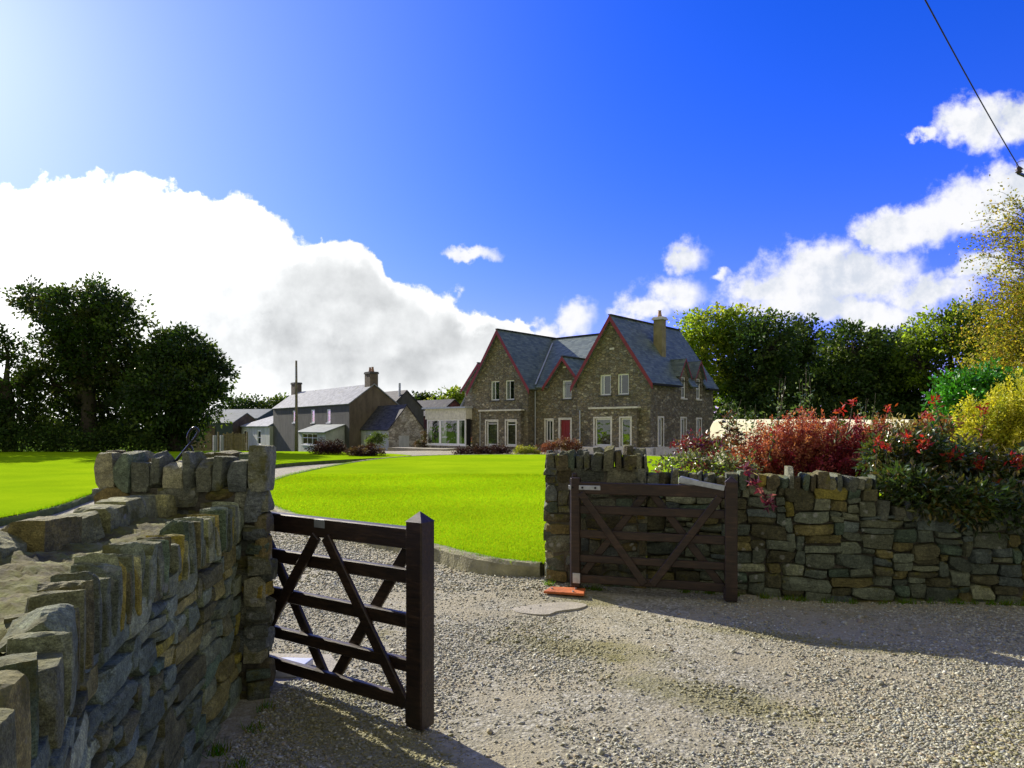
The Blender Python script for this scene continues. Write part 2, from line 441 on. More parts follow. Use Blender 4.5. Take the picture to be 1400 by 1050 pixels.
def rubble(mb, P, z0, z1, cell=.04, hr=(2, 5), wr=(3, 12), depth=.12, n=4, seed=0, gain=1.0, joint=.012, bump=.018, rnd=(.1, .24), tilt=.03, warp=.01, top=None, cast=(1, 1, 1)):
    """random rubble face along the plan polyline P (outward on the right hand), stones packed on a fine grid and bent along P;
    top(s) may lower the wall head along its length"""
    r = np.random.default_rng(seed); P = np.asarray(P, float)
    S = np.r_[0, np.cumsum(np.linalg.norm(np.diff(P, axis=0), axis=1))]; L = S[-1]
    seg = np.diff(P, axis=0)/np.diff(S)[:, None]; tn_ = np.vstack([seg[:1], (seg[1:]+seg[:-1])/2, seg[-1:]]); tn_ /= np.linalg.norm(tn_, axis=1)[:, None]
    nx, nz = max(1, int(round(L/cell))), max(1, int(round((z1-z0)/cell))); cx, cz = L/nx, (z1-z0)/nz
    occ = np.zeros((nz, nx), bool)
    if top is not None:
        for i in range(nx):
            occ[[z0+(k+.5)*cz > top((i+.5)*cx) for k in range(nz)], i] = True
    for k in range(nz):
        for i in range(nx):
            if occ[k, i]: continue
            w = 1; wt = r.integers(*wr)
            while w < wt and i+w < nx and not occ[k, i+w]: w += 1
            rem = 0
            while i+w+rem < nx and not occ[k, i+w+rem] and rem < 3: rem += 1
            if rem and (i+w+rem == nx or occ[k, i+w+rem]) and rem < 2: w += rem
            h = min(int(r.integers(*hr)), nz-k)
            if w <= 3: h = min(nz-k, max(h, 2))
            if nz-k-h == 1: h += 1
            while h > 1 and occ[k:k+h, i:i+w].any(): h -= 1
            occ[k:k+h, i:i+w] = True
            a = (i+w/2)*cx+r.normal()*.004; z = z0+(k+h/2)*cz+r.normal()*.004
            ww, hh = w*cx-joint*r.uniform(.4, 1.5), h*cz-joint*r.uniform(.4, 1.5)
            rot = r.normal()*tilt; c_, s_ = math.cos(rot), math.sin(rot)
            V, F = stone((a, -(depth/2-bump*r.uniform(-.4, 1)), z), np.array([(c_, 0, s_), (0, 1, 0), (-s_, 0, c_)]), (ww, depth, hh), n, r.uniform(*rnd), .022, 8, r)
            sv, zz_ = V[:, 0], V[:, 2]; ed = sstep(0, .12, sv)*sstep(0, .12, L-sv)
            ds = warp*(np.sin(sv*11+zz_*9)+.8*np.sin(zz_*21-sv*8+1))*ed
            dz = warp*(np.sin(sv*8+2+zz_*6)+.6*np.sin(sv*17+zz_*11))*sstep(0, .15, zz_-z0)*sstep(0, .12, z1-zz_)
            sv = sv+ds; sc = np.clip(sv, 0, L); nn = np.stack([np.interp(sc, S, tn_[:, 1]), -np.interp(sc, S, tn_[:, 0])], -1); nn /= np.linalg.norm(nn, axis=1)[:, None]
            xy = np.stack([np.interp(sc, S, P[:, 0]), np.interp(sc, S, P[:, 1])], -1)+nn*V[:, 1:2]
            xy[:] += np.stack([nn[:, 1]*-(sv-sc), nn[:, 0]*(sv-sc)], -1)
            mb.add(np.c_[xy, zz_+dz], F, stone_col(r, gain)*np.array(cast))

def poly_prism(mb, pts, z0, z1, t=None):
    n = len(pts); V = [(*p[:2], z0) for p in pts]+[(*p[:2], z1) for p in pts]
    area = sum(pts[i][0]*pts[(i+1) % n][1]-pts[(i+1) % n][0]*pts[i][1] for i in range(n))
    o = list(range(n)) if area > 0 else list(range(n))[::-1]
    F = [[n+i for i in o], [i for i in o[::-1]]]+[[o[i], o[(i+1) % n], n+o[(i+1) % n], n+o[i]] for i in range(n)]
    mb.add(V, F, t)

def slab(mb, quad, th):       # a thick sheet, th downwards along its normal
    q = [np.asarray(p, float) for p in quad]; nrm = np.cross(q[1]-q[0], q[-1]-q[0]); nrm /= np.linalg.norm(nrm)
    if nrm[2] < 0: q = q[::-1]; nrm = -nrm
    n = len(q); V = q+[p-nrm*th for p in q]
    F = [list(range(n)), list(range(2*n-1, n-1, -1))]+[[i, n+i, n+(i+1) % n, (i+1) % n] for i in range(n)]
    mb.add(V, F)

def smooth_poly(pts, k=6, closed=True):
    P = np.asarray(pts, float); n = len(P); out = []
    for i in range(n if closed else n-1):
        a, b, c, d = (P[(i-1) % n], P[i], P[(i+1) % n], P[(i+2) % n]) if closed else (P[max(i-1, 0)], P[i], P[i+1], P[min(i+2, n-1)])
        for t in np.linspace(0, 1, k, endpoint=False):
            out.append(.5*((2*b)+(c-a)*t+(2*a-5*b+4*c-d)*t*t+(-a+3*b-3*c+d)*t**3))
    if not closed: out.append(P[-1])
    return np.array(out)

def inside(poly, x, y):
    poly = np.asarray(poly); r = np.zeros(np.shape(x), bool); j = len(poly)-1
    for i in range(len(poly)):
        xi, yi, xj, yj = *poly[i], *poly[j]
        with np.errstate(divide='ignore', invalid='ignore'):
            c = ((yi > y) != (yj > y)) & (x < (xj-xi)*(y-yi)/(yj-yi+1e-12)+xi)
        r ^= c; j = i
    return r

# ------------------------------------------------------------------ terrain
def und(x, y):
    near = 1-sstep(9, 14, y)
    return near*(.012*np.sin(1.7*x+.6*y+1)+.01*np.sin(2.9*x-1.6*y)+.008*np.sin(.9*x+3.3*y+2)-.012*np.sin(1.1*(y-.35*x)*2.2))
def dip(x, y):
    return -.9*sstep(45, 80, y)*sstep(2, 10, -np.asarray(x))
def gz(x, y): return und(x, y)+dip(x, y)

def grid_mesh(name, xs, ys, zf, m, kind='structure'):
    X, Y = np.meshgrid(xs, ys); Z = zf(X, Y); mb = MB(); nx, ny = len(xs), len(ys)
    i = np.arange(ny-1)[:, None]*nx+np.arange(nx-1)[None]
    F = np.stack([i, i+1, i+1+nx, i+nx], -1).reshape(-1, 4)
    mb.add(np.stack([X, Y, Z], -1).reshape(-1, 3), [F]); return tag(mb.build(name, m, smooth=True), kind=kind)

g = np.sinh(np.linspace(-1, 1, 81)*4.2)/math.sinh(4.2)*900
grid_mesh('ground', g, np.concatenate([np.linspace(-60, -7, 8), np.linspace(-6, 56, 32), 58+np.geomspace(1, 1100, 24)]), lambda x, y: dip(x, y)-.08, M['field'])
grid_mesh('gravel_drive', np.concatenate([np.linspace(-13, -4, 40), np.arange(-3.9, 8, .09), np.linspace(8.1, 17, 30)]),
          np.concatenate([np.arange(-6, 0, .5), np.arange(0, 12, .09), np.linspace(12.2, 58, 60)]), gz, M['gravel'])

ISLAND = smooth_poly([(.36, 7.66), (3, 8.3), (6.5, 10.3), (8.7, 16), (8.9, 27), (8.6, 35), (5.5, 38.6), (0, 39.2), (-3.6, 38.3), (-5.6, 36.2), (-6.7, 32), (-7.1, 25.5), (-6.9, 20.5), (-5.9, 16.2), (-4.4, 13), (-2.4, 10.35), (-1.0, 8.85)], 6)
LEFT = np.concatenate([smooth_poly([(-8.1, 4.5), (-8.45, 8.5), (-8.55, 11.4), (-8.8, 13.3), (-9.8, 16.8), (-10.2, 22), (-9.75, 28.5), (-8.5, 32), (-6.6, 34.9), (-5.6, 36.8)], 6, False),
                       smooth_poly([(-5.5, 38.2), (-7.5, 41), (-11, 43.5), (-16, 44.5), (-40, 44), (-70, 44)], 5, False), np.array([(-70, 4.5)])])
def lawn(name, poly, h=.15):
    import bmesh
    bm = bmesh.new(); n = len(poly)
    a = [bm.verts.new((*p, h)) for p in poly]; bm.faces.new(a)
    bmesh.ops.triangulate(bm, faces=bm.faces[:]); 
    me = bpy.data.meshes.new(name); bm.to_mesh(me); bm.free(); me.materials.append(M['lawn'])
    o = bpy.data.objects.new(name, me); C.collection.objects.link(o); o['kind'] = 'structure'
    skirt = MB(); P = np.asarray(poly)
    V = np.concatenate([np.c_[P, np.full(n, h)], np.c_[P, np.full(n, -.1)]]); i = np.arange(n)
    return o
lawn('lawn', ISLAND); lawn('lawn', LEFT)

def kerb(poly, w=.11, h=.17, closed=False, m='kerb'):
    P = np.asarray(poly); T = np.gradient(P, axis=0) if not closed else np.roll(P, -1, 0)-np.roll(P, 1, 0)
    T /= np.linalg.norm(T, axis=1)[:, None]; Nn = np.c_[-T[:, 1], T[:, 0]]
    n = len(P); r = np.random.default_rng(4)
    prof = [(-.04, -.1), (-.05, h-.03), (-.03, h), (w-.03, h+.004), (w, h-.03), (w, -.1)]
    V = np.stack([np.c_[P+Nn*s, np.full(n, z)] for s, z in prof], 1)
    V += r.normal(size=V.shape)*.004
    k = len(prof); mb = MB(); m_ = n if closed else n-1
    i = (np.arange(m_)[:, None]); i2 = (i+1) % n; j = np.arange(k-1)[None]
    F = np.stack([i*k+j, i2*k+j, i2*k+j+1, i*k+j+1], -1).reshape(-1, 4)
    mb.add(V.reshape(-1, 3), [F]); return tag(mb.build('kerb', M[m]), kind='structure')
def resamp(P, step):
    s = np.r_[0, np.cumsum(np.linalg.norm(np.diff(P, axis=0), axis=1))]; t = np.arange(0, s[-1], step)
    return np.c_[np.interp(t, s, P[:, 0]), np.interp(t, s, P[:, 1])]
kerb(resamp(np.r_[ISLAND, ISLAND[:1]], .12)[::-1])
kerb(resamp(LEFT[:-1][:110], .2)[:400], m='kerb_moss_shade', h=.13)

# grass blades along the lawn edges and near part of the island
def blades(mb, x, y, z, L, wd, col, r):
    n = len(x); a = r.uniform(0, 2*np.pi, n); lean = r.normal(0, .45, (n, 2))
    b = np.c_[x, y, z]; s = np.c_[np.cos(a), np.sin(a), np.zeros(n)]*wd[:, None]
    tip = b+np.c_[lean*L[:, None], L]; V = np.stack([b-s, b+s, tip], 1).reshape(-1, 3)
    mb.add(V, [np.arange(3*n).reshape(-1, 3)], np.repeat(col, 3, 0))
gb = MB(); r = np.random.default_rng(8)
x = r.uniform(-8, 4, 900000); y = 7.6+(r.random(900000)**1.7)*15; k = inside(ISLAND, x, y); x, y = x[k], y[k]
x, y = x[:230000], y[:230000]; n = len(x)
pt = .55*(np.sin(x*.9+y*.5)+np.sin(y*1.3-x*.4+1))*.15+1
gcol = np.c_[r.uniform(.22, .38, n), r.uniform(.36, .54, n), np.full(n, .009)]*pt[:, None]
blades(gb, x, y, np.full(n, .145), r.uniform(.010, .026, n)*(1+.02*y), .0022+.00035*y, gcol, r)
P = resamp(ISLAND[-40:], .004); P2 = resamp(np.r_[ISLAND[-4:], ISLAND[:3]], .003); P3 = resamp(LEFT[:40], .008)
for Q, sd in ((P, 1), (P2, 1), (P3, 1)):
    Q = Q+r.normal(0, .035, Q.shape); n = len(Q)
    gcol = np.c_[r.uniform(.10, .24, n), r.uniform(.22, .42, n), np.full(n, .006)]
    blades(gb, Q[:, 0], Q[:, 1], np.full(n, .14), r.uniform(.03, .09, n), np.full(n, .004), gcol, r)
wq = np.random.default_rng(66); wx, wy = [], []
for a, b, k in (((1.4, 7.0), (2.25, 6.74), 9), ((2.25, 6.74), (4.75, 6.36), 26), ((-1.42, 4.02), (-1.3, 3.2), 6), ((-1.5, 3.6), (-1.28, 2.6), 10), ((.34, 7.2), (.9, 7.0), 7), ((-1.5, 4.05), (-2.0, 4.05), 2)):
    for _ in range(k):
        t = wq.random(); m_ = wq.integers(14, 60); wx.append(a[0]+(b[0]-a[0])*t+wq.normal(0, .028, m_)); wy.append(a[1]+(b[1]-a[1])*t+wq.normal(0, .02, m_))
wx, wy = np.concatenate(wx), np.concatenate(wy); n = len(wx)
blades(gb, wx, wy, gz(wx, wy)-.004, wq.uniform(.02, .075, n), np.full(n, .0035), np.c_[wq.uniform(.06, .2, n), wq.uniform(.14, .3, n), np.full(n, .012)], wq)
tag(gb.build('grass', M['blade']), 'short bright grass blades on the lawn edges and at the wall feet', 'grass', kind='stuff')

# soil bank behind the right wall
mb = MB(); poly_prism(mb, [(1.6, 7.36), (2.4, 7.12), (3.4, 6.95), (9.5, 6.5), (14, 6.2), (14, 14), (9, 12), (5, 9.2), (2.2, 8.0)], -.1, .72)
tag(mb.build('garden_bed', M['soil']), kind='structure')

# pebbles lying on the drive
def fnoise(x, y, s, seed):
    q = np.random.default_rng(seed); v = 0
    for k in range(7):
        w = q.normal(size=2)*s*(1+k*.6); v = v+np.sin(x*w[0]+y*w[1]+q.uniform(0, 6.3))/(1+.3*k)
    return v/3
def pebbles():
    q = np.random.default_rng(5); ico = []
    ph = (1+5**.5)/2
    for a, b in ((1, ph), (-1, ph), (1, -ph), (-1, -ph)): ico += [(0, a, b), (a, b, 0), (b, 0, a)]
    ico = np.array(ico, float); ico /= np.linalg.norm(ico[0])
    F = []
    for i in range(12):
        for j in range(i+1, 12):
            for k in range(j+1, 12):
                if all(np.linalg.norm(ico[a]-ico[b]) < 1.1 for a, b in ((i, j), (j, k), (i, k))):
                    F.append((i, j, k) if np.cross(ico[j]-ico[i], ico[k]-ico[i])@ico[i] > 0 else (i, k, j))
    F = np.array(F)
    mb = MB()
    def put(x, y, s, flat=.52):
        n = len(x); t = q.normal(size=(n, 12, 3))*.16+ico[None]*q.uniform(.75, 1.2, (n, 12, 1))
        a = q.uniform(0, 6.28, n); ca, sa = np.cos(a), np.sin(a)
        sx = s*q.uniform(.8, 1.35, n); sy = s*q.uniform(.6, 1., n); sz = s*flat*q.uniform(.7, 1.2, n)
        X, Y, Z = t[..., 0]*sx[:, None], t[..., 1]*sy[:, None], t[..., 2]*sz[:, None]
        tz = q.normal(0, .25, n)[:, None]
        V = np.stack([x[:, None]+X*ca[:, None]-Y*sa[:, None], y[:, None]+X*sa[:, None]+Y*ca[:, None], (gz(x, y)+sz*.45)[:, None]+Z+X*tz], -1)
        base = np.array([(.35, .34, .275), (.27, .262, .215), (.45, .44, .38), (.58, .575, .52), (.22, .235, .24), (.36, .31, .20), (.37, .30, .21)])[q.choice(7, n, p=[.27, .2, .17, .08, .11, .11, .06])]
        c = base*np.array([1.0, 1.0, .86])*q.uniform(.75, 1.2, (n, 1))
        # stones sitting in mossy patches are partly green
        mk = np.zeros(n)
        for bx, by, rx_, ry_, an in MOSS:
            ca, sa = math.cos(an), math.sin(an); mk = np.maximum(mk, 1-np.hypot(((x-bx)*ca+(y-by)*sa)/rx_, (-(x-bx)*sa+(y-by)*ca)/ry_))
        mo = ((fnoise(x, y, .9, 77) > .42) & (q.random(n) < .45)) | (q.random(n) < mk*1.3); c[mo] = c[mo]*.45+np.array([.11, .10, .012])
        mb.add(V.reshape(-1, 3), [(F[None]+12*np.arange(n)[:, None, None]).reshape(-1, 3)], np.repeat(c, 12, 0))
    def field(x, y):
        d = .36+.8*fnoise(x, y, .75, 3)+.3*fnoise(x, y, 2.2, 9)
        return np.clip(d+.4*sstep(1.0, 2.2, x)*sstep(4.6, 5.6, y), .035, 1)
    n = 480000
    y = 2.6+q.random(n)**1.55*10; x = q.uniform(-.8, .8, n)*(y+.6)
    keep = (q.random(n) < field(x, y)) & ~inside(ISLAND, x, y) & (y < 12.5)
    wl = np.interp(x, [.34, 1.35, 2.25, 4.75, 9], [7.3, 7.05, 6.8, 6.45, 6.1])
    keep &= (x < .4) | (y < wl+.0)
    keep &= ~((x < -1.43) & (x > -2.4) & (y < 4.55)) & (x > -6)
    wall_x = np.interp(y, [0, .42, 1.15, 2.1, 3.2, 4.2], [-.2, -.42, -.83, -1.27, -1.5, -1.62]); keep &= (y > 4.6) | (x > wall_x+.02)
    keep &= ~((np.abs(x-.3) < .42) & (np.abs(y-6.45) < .26) & (q.random(n) < .85))
    x, y = x[keep][:190000], y[keep][:190000]; n = len(x)
    s = np.exp(q.normal(-5.02, .38, n)); s = np.clip(s, .003, .017)
    put(x, y, s)
    # far pebbles of the drive, seen through the gate
    n = 40000; x = q.uniform(-5.5, 1, n); y = q.uniform(7, 13, n)
    k = ~inside(ISLAND, x, y) & (y < 13); put(x[k][:14000], y[k][:14000], np.full(min(14000, k.sum()), .014)*q.uniform(.6, 1.4, min(14000, k.sum())))
    # a few larger stones
    n = 60; y = 3+q.random(n)*3.6; x = q.uniform(-.25, .78, n)*y; put(x, y, q.uniform(.014, .03, n))
    tag(mb.build('gravel', M['pebble'], smooth=True), 'loose grey and buff pebbles scattered over the drive', 'gravel', kind='stuff')
pebbles()

# concrete pads and steel lids at the gate hinges
mb = MB(); poly_prism(mb, smooth_poly([(-.06, 6.5), (.08, 6.66), (.28, 6.7), (.5, 6.68), (.7, 6.56), (.62, 6.42), (.42, 6.32), (.3, 6.2), (.08, 6.26), (.0, 6.36)], 4), -.08, float(gz(.32, 6.45))+.008)
tag(mb.build('concrete_pad', M['concrete']), 'pale worn concrete pad set in gravel before the orange plate', 'pad')
mb = MB(); poly_prism(mb, [(-1.72, 4.42), (-1.2, 4.34), (-1.12, 4.62), (-1.3, 4.98), (-1.85, 5.0)], -.05, .03)
tag(mb.build('concrete_pad', M['concrete']), 'mossy concrete pad under the half open near gate', 'pad')
def lid(name, label, pts, z0, z1, m, bolt):
    e = thing(name, label, 'plate', (*np.mean(pts, 0), 0)); o = np.array([*np.mean(pts, 0), 0])
    mb = MB(); poly_prism(mb, pts, z0, z1); q = mb.build('cover', m, e, off=o)
    for mod in (q.modifiers.new('bevel', 'BEVEL'),): mod.width = .006; mod.segments = 2
    for b in bolt:
        mb = MB(); a = np.linspace(0, 6.283, 9)[:-1]; poly_prism(mb, [(b[0]+.012*math.cos(t), b[1]+.012*math.sin(t)) for t in a], z1-.002, z1+.012); mb.build('bolt', M['steel'], e, off=o)
lid('gate_motor_lid', 'rusty orange steel plate lying on gravel by the far pier', [(.31, 6.86), (.40, 7.06), (.74, 6.99), (.70, 6.75)], .015, .04, M['rust'], [(.64, 6.96), (.40, 6.95), (.60, 6.82)])
lid('gate_motor_lid', 'pale grey steel lid beneath the near gate hinge', [(-1.68, 4.52), (-1.40, 4.50), (-1.36, 4.76), (-1.66, 4.78)], .03, .075, M['lid_grey'], [(-1.6, 4.7), (-1.44, 4.56)])

# ------------------------------------------------------------------ stone walls
def upright(mb, c, ax, dims, seed, n=6, gain=1.0, cuts=4, cast=(1, 1, 1)):
    q = np.random.default_rng(seed); V, F = stone(c, ax, dims, n, q.uniform(.06, .18), .026, cuts+4, q); mb.add(V, F, stone_col(q, gain)*np.array(cast))

def coping_row(parent, o, P, zbase, tw, hr, depth, seed, setback=0, n=6, gain=1.05, mtl='stone_mossy', smoothf=True, hb=1.25, lean=.07, gap=.006, cast=(1, 1, 1)):
    """row of stones on edge along polyline P (plan), outward = right of the direction of travel"""
    q = np.random.default_rng(seed); P = np.asarray(P, float)
    s = np.r_[0, np.cumsum(np.linalg.norm(np.diff(P, axis=0), axis=1))]; t = 0; k = 0
    while t < s[-1]-.03:
        w = q.uniform(*tw(t/s[-1])) if callable(tw) else q.uniform(*tw)
        w = min(w, s[-1]-t); h = q.uniform(*hr) * (hb if q.random() < .15 else 1)
        m_ = t+w/2; p = np.array([np.interp(m_, s, P[:, 0]), np.interp(m_, s, P[:, 1])])
        i = min(np.searchsorted(s, m_)-1, len(P)-2); i = max(i, 0); d = (P[i+1]-P[i])/np.linalg.norm(P[i+1]-P[i])
        nrm = np.array([d[1], -d[0]]); dep = depth*q.uniform(.8, 1.15)
        cc = p-nrm*(dep/2+setback-q.uniform(-.01, .025)); zb = zbase(p) if callable(zbase) else zbase
        rot = q.normal(0, lean); D, U = np.array([*d, 0]), np.array([0, 0, 1.]); yaw = q.normal(0, lean*1.2); Nn = np.array([*nrm, 0])
        D2 = D*math.cos(yaw)+Nn*math.sin(yaw); N2 = Nn*math.cos(yaw)-D*math.sin(yaw)
        ax = [D2*math.cos(rot)+U*math.sin(rot), N2, U*math.cos(rot)-D2*math.sin(rot)]
        mb = MB(); upright(mb, [*cc, zb+h/2-.02], ax, (w-gap, dep, h+.03), seed*977+k, n, gain, 4, cast)
        mb.build('coping_stone', M[mtl], parent, smooth=False, off=o); t += w; k += 1

# -- near left wall
LW = [(-.42, .42), (-.83, 1.15), (-1.27, 2.1), (-1.5, 3.2), (-1.62, 4.16)]       # outer face line, foot to pier
def lw_out(i): d = np.subtract(LW[i+1], LW[i]); d = d/np.linalg.norm(d); return np.array([d[1], -d[0]])
o = np.array([-1.6, 2.2, 0]); e = thing('rubble_wall', 'mossy rubble wall running up close on the left to the gate pier', 'stone wall', o)
mb = MB()
rubble(mb, LW, -.05, 1.02, .031, (2, 5), (5, 15), .16, 8, 21, 1.95, .004, .007, (.05, .14), .03, .006, cast=(.96, 1.08, .90))
mb.build('face', M['stone'], e, off=o)
IN = [(-1.5, .42), (-1.85, 1.15), (-2.04, 2.1), (-2.13, 3.2), (-2.18, 4.16)]
mb = MB(); poly_prism(mb, [np.add(p, (-.05, 0)) for p in LW]+[np.add(p, (.05, 0)) for p in IN[::-1]], -.1, 1.0)
mb.build('core', M['mortar'], e, off=o)
# mossy bedding on top
q = np.random.default_rng(3); nn, mm_ = 150, 26; t = np.linspace(0, 1, nn)[:, None]; w_ = np.linspace(0, 1, mm_)[None]
yy = .42+t*3.74; xo = np.interp(yy, [p[1] for p in LW], [p[0] for p in LW])-.12; xi = np.interp(yy, [p[1] for p in IN], [p[0] for p in IN])+.0
X = xo+(xi-xo)*w_; Yv = np.broadcast_to(yy, X.shape); Z = 1.14+.016*np.sin(X*9+Yv*7)+.012*np.sin(Yv*17-X*13)+q.normal(0, .0045, X.shape)
mb = MB(); i = np.arange(nn-1)[:, None]*mm_+np.arange(mm_-1)[None]
mb.add(np.stack([X, Yv, Z], -1).reshape(-1, 3), [np.stack([i, i+mm_, i+mm_+1, i+1], -1).reshape(-1, 4)])
mb.build('bedding', M['moss_top'], e, smooth=True, off=o)
coping_row(e, o, LW, 1.0, lambda f: (.08, .19) if f < .36 else (.028, .075), (.13, .225), .15, 41, 0, 9, 1.8, hb=1.12, lean=.11, gap=.012, cast=(.98, 1.04, .82))
coping_row(e, o, [np.add(p, (0, 0)) for p in IN], 1.02, (.22, .45), (.19, .29), .2, 43, -.16, 9, 1.5, cast=(1.1, 1.08, .72))

# -- left pier
def pier(name, label, pts, h, cop, seed, n, gain, cell=.045, capn=8):
    """pts: four plan corners counter-clockwise"""
    pts = [np.asarray(p, float) for p in pts]; o = np.array([*np.mean(pts, 0), 0]); e = thing(name, label, 'gate pier', o)
    mb = MB()
    for i in range(4):
        a, b = pts[i], pts[(i+1) % 4]; rubble(mb, [a, b], -.05, h, cell, (2, 5), (3, 9), .14, n, seed+i, gain, .01, .02)
    mb.build('face', M['stone_mossy'], e, off=o)
    cpt = np.mean(pts, 0); mb = MB(); poly_prism(mb, [cpt+(p-cpt)*.9 for p in pts], -.1, h-.01); mb.build('core', M['mortar'], e, off=o)
    q = np.random.default_rng(seed+50)
    for i in range(4):
        a, b = pts[i], pts[(i+1) % 4]; L = np.linalg.norm(b-a); d = (b-a)/L
        dp = min(.2, np.linalg.norm(pts[(i+2) % 4]-b)*.45)
        a2, b2 = (a, b) if i % 2 == 0 else (a+d*dp, b-d*dp)
        if np.linalg.norm(b2-a2) > .1: coping_row(e, o, [a2, b2], h, (.06, .15), cop, dp, seed+60+i, 0, capn, gain*1.1)
    return e
pier('stone_pier', 'mossy stone pier with upright capping stones at end of near wall', [(-2.5, 4.14), (-1.45, 4.14), (-1.59, 4.54), (-2.56, 4.54)], 1.3, (.14, .25), 71, 6, 1.25)

# black looped metal fitting on the pier
mb = MB(); k = [W(a, b, 4.3+.004*n_) for n_, (a, b) in enumerate(((236, 636), (249, 620), (260, 607), (268, 597), (271, 590), (267, 585), (261, 588), (257, 597), (258, 607), (263, 616), (265, 636)))]
k = np.array([p for p in smooth_poly(k, 5, False)]); tube(mb, k, .0085, 10)
tag(mb.build('metal_loop', M['black_metal'], smooth=True), 'black bent metal loop rising from the near pier top', 'metal loop')

# -- right pier and wall
pier('stone_pier', 'coursed stone pier behind the folded back gate', [(.345, 7.29), (1.37, 7.07), (1.46, 7.5), (.40, 7.75)], 1.235, (.13, .19), 91, 5, .95)
RW = [(1.37, 7.10), (2.25, 6.83), (3.0, 6.69), (4.75, 6.46), (9.2, 6.1)]
def cutline(P, a, b):       # part of polyline with x in [a,b]
    P = np.asarray(P); xs = [a]+[p[0] for p in P if a < p[0] < b]+[b]; return [(v, np.interp(v, P[:, 0], P[:, 1])) for v in xs]
o = np.array([4, 6.7, 0]); e = thing('rubble_wall', 'dark rubble boundary wall carrying red shrubs to the right of gate', 'stone wall', o)
mb = MB(); core = MB()
for (a, b, h, sd) in ((1.37, 3.5, 1.07, 31), (3.5, 9.2, .80, 35)):
    Q = cutline(RW, a, b)
    poly_prism(core, [np.add(p, (.02, .06)) for p in Q]+[np.add(p, (.12, .5)) for p in Q[::-1]], -.1, h-.01)
    coping_row(e, o, Q, h, (.05, .13), (.10, .17), .3, sd+20, 0, 5, hb=1.3)
s35 = sum(np.linalg.norm(np.subtract(b, a)) for a, b in zip(cutline(RW, 1.37, 3.5)[:-1], cutline(RW, 1.37, 3.5)[1:]))
rubble(mb, RW, -.05, 1.07, .029, (2, 6), (5, 15), .14, 6, 31, .98, .004, .010, (.07, .2), .035, .008, cast=(.9, 1.0, .97), top=lambda t: 1.07 if t < s35 else .80)
mb.build('face', M['stone'], e, off=o); core.build('core', M['mortar'], e, off=o)

# ------------------------------------------------------------------ gates
def gate(label, hinge, end, lam_near):
    h, t = np.array(hinge), np.array(end); ang = math.atan2(*(t-h)[::-1]); e = thing('timber_gate', label, 'gate', (*h, 0), ang)
    L = np.linalg.norm(t-h)
    def P(nm, p, q, w, th, y=0, m='wood', ch=.006):
        mb = MB(); bar(mb, (p[0], y, p[1]), (q[0], y, q[1]), th, w, (0, 1, 0), ch); return mb.build(nm, M[m], e)
    a = L-.055
    P('top_rail', (.03, 1.05), (a, 1.045), .115, .065)
    for z, w in ((.835, .082), (.59, .08), (.345, .072), (.142, .078)): P('rail', (.03, z), (a, z), w, .038)
    mb = MB(); V, F = cbox((.115, .115, 1.12), .008); V = V+np.array([L, 0, .59]); mb.add(V, F)
    b = .0575; z = 1.142; mb.add([(L-b, -b, z), (L+b, -b, z), (L+b, b, z), (L-b, b, z), (L, 0, z+.055)], [(0, 1, 4), (1, 2, 4), (2, 3, 4), (3, 0, 4)])
    V, F = cbox((.09, .10, .12), .008); mb.add(V+np.array([L-.025, 0, .10]), F); mb.build('closing_post', M['wood'], e)
    P('hanging_stile', (.045, .06), (.045, 1.15), .09, .085)
    nr, fr = -.034, .034
    yl, yv = (nr, fr) if lam_near else (fr, nr)
    P('brace', (L/2+.04, 1.0), (L-.07, .13), .072, .026, yl); P('brace', (L/2-.04, 1.0), (.07, .13), .072, .026, yl)
    P('brace', (.1, 1.0), (L/2-.035, .13), .072, .026, yv); P('brace', (L-.1, 1.0), (L/2+.035, .13), .072, .026, yv)
    return e, P, L
g1, P, L = gate('dark timber gate swung open toward viewer beside the near wall', (-1.75, 4.61), (-.5, 3.78), True)
P('latch_plate', (L/2-.06, 1.075), (L/2+.03, 1.075), .05, .004, -.036, 'steel', .001)
g2, P, L = gate('dark timber gate folded back against the far pier with silver strap', (.60, 7.0), (2.06, 6.53), False)
P('hinge_strap', (-.02, 1.055), (.30, 1.055), .045, .008, -.038, 'steel', .002)
P('hinge_bracket', (.06, .10), (.06, .20), .075, .008, -.047, 'steel', .002)
mb = MB(); bar(mb, (L-.48, -.02, 1.155), (L-.06, -.05, 1.085), .014, .05, (0, 1, 0), .003); bar(mb, (L-.47, .0, 1.155), (L-.30, .0, 1.115), .03, .07, (0, 1, 0), .004)
mb.build('latch_bar', M['steel'], g2)
for s in (.02, .12, .25):
    mb = MB(); a = np.linspace(0, 6.28, 9)[:-1]; mb.add([(s+.011*math.cos(t), -.043, 1.055+.011*math.sin(t)) for t in a]+[(s+.011*math.cos(t), -.05, 1.055+.011*math.sin(t)) for t in a], [list(range(8)), list(range(8, 16))]+[[i, (i+1) % 8, 8+(i+1) % 8, 8+i] for i in range(8)]); mb.build('bolt', M['black_metal'], g2)
mb = MB(); V, F = cbox((.09, .09, 1.15), .012); mb.add(V+np.array([0, 0, .575]), F); V, F = cbox((.05, .06, .05), .01); mb.add(V+np.array([0, 0, 1.165]), F)
po = mb.build('hanging_post', M['wood']); po.location = (.64, 7.09, 0); po.rotation_euler = (0, 0, -.25)
tag(po, 'short dark hanging post close behind the hinge side of the folded gate', 'post')

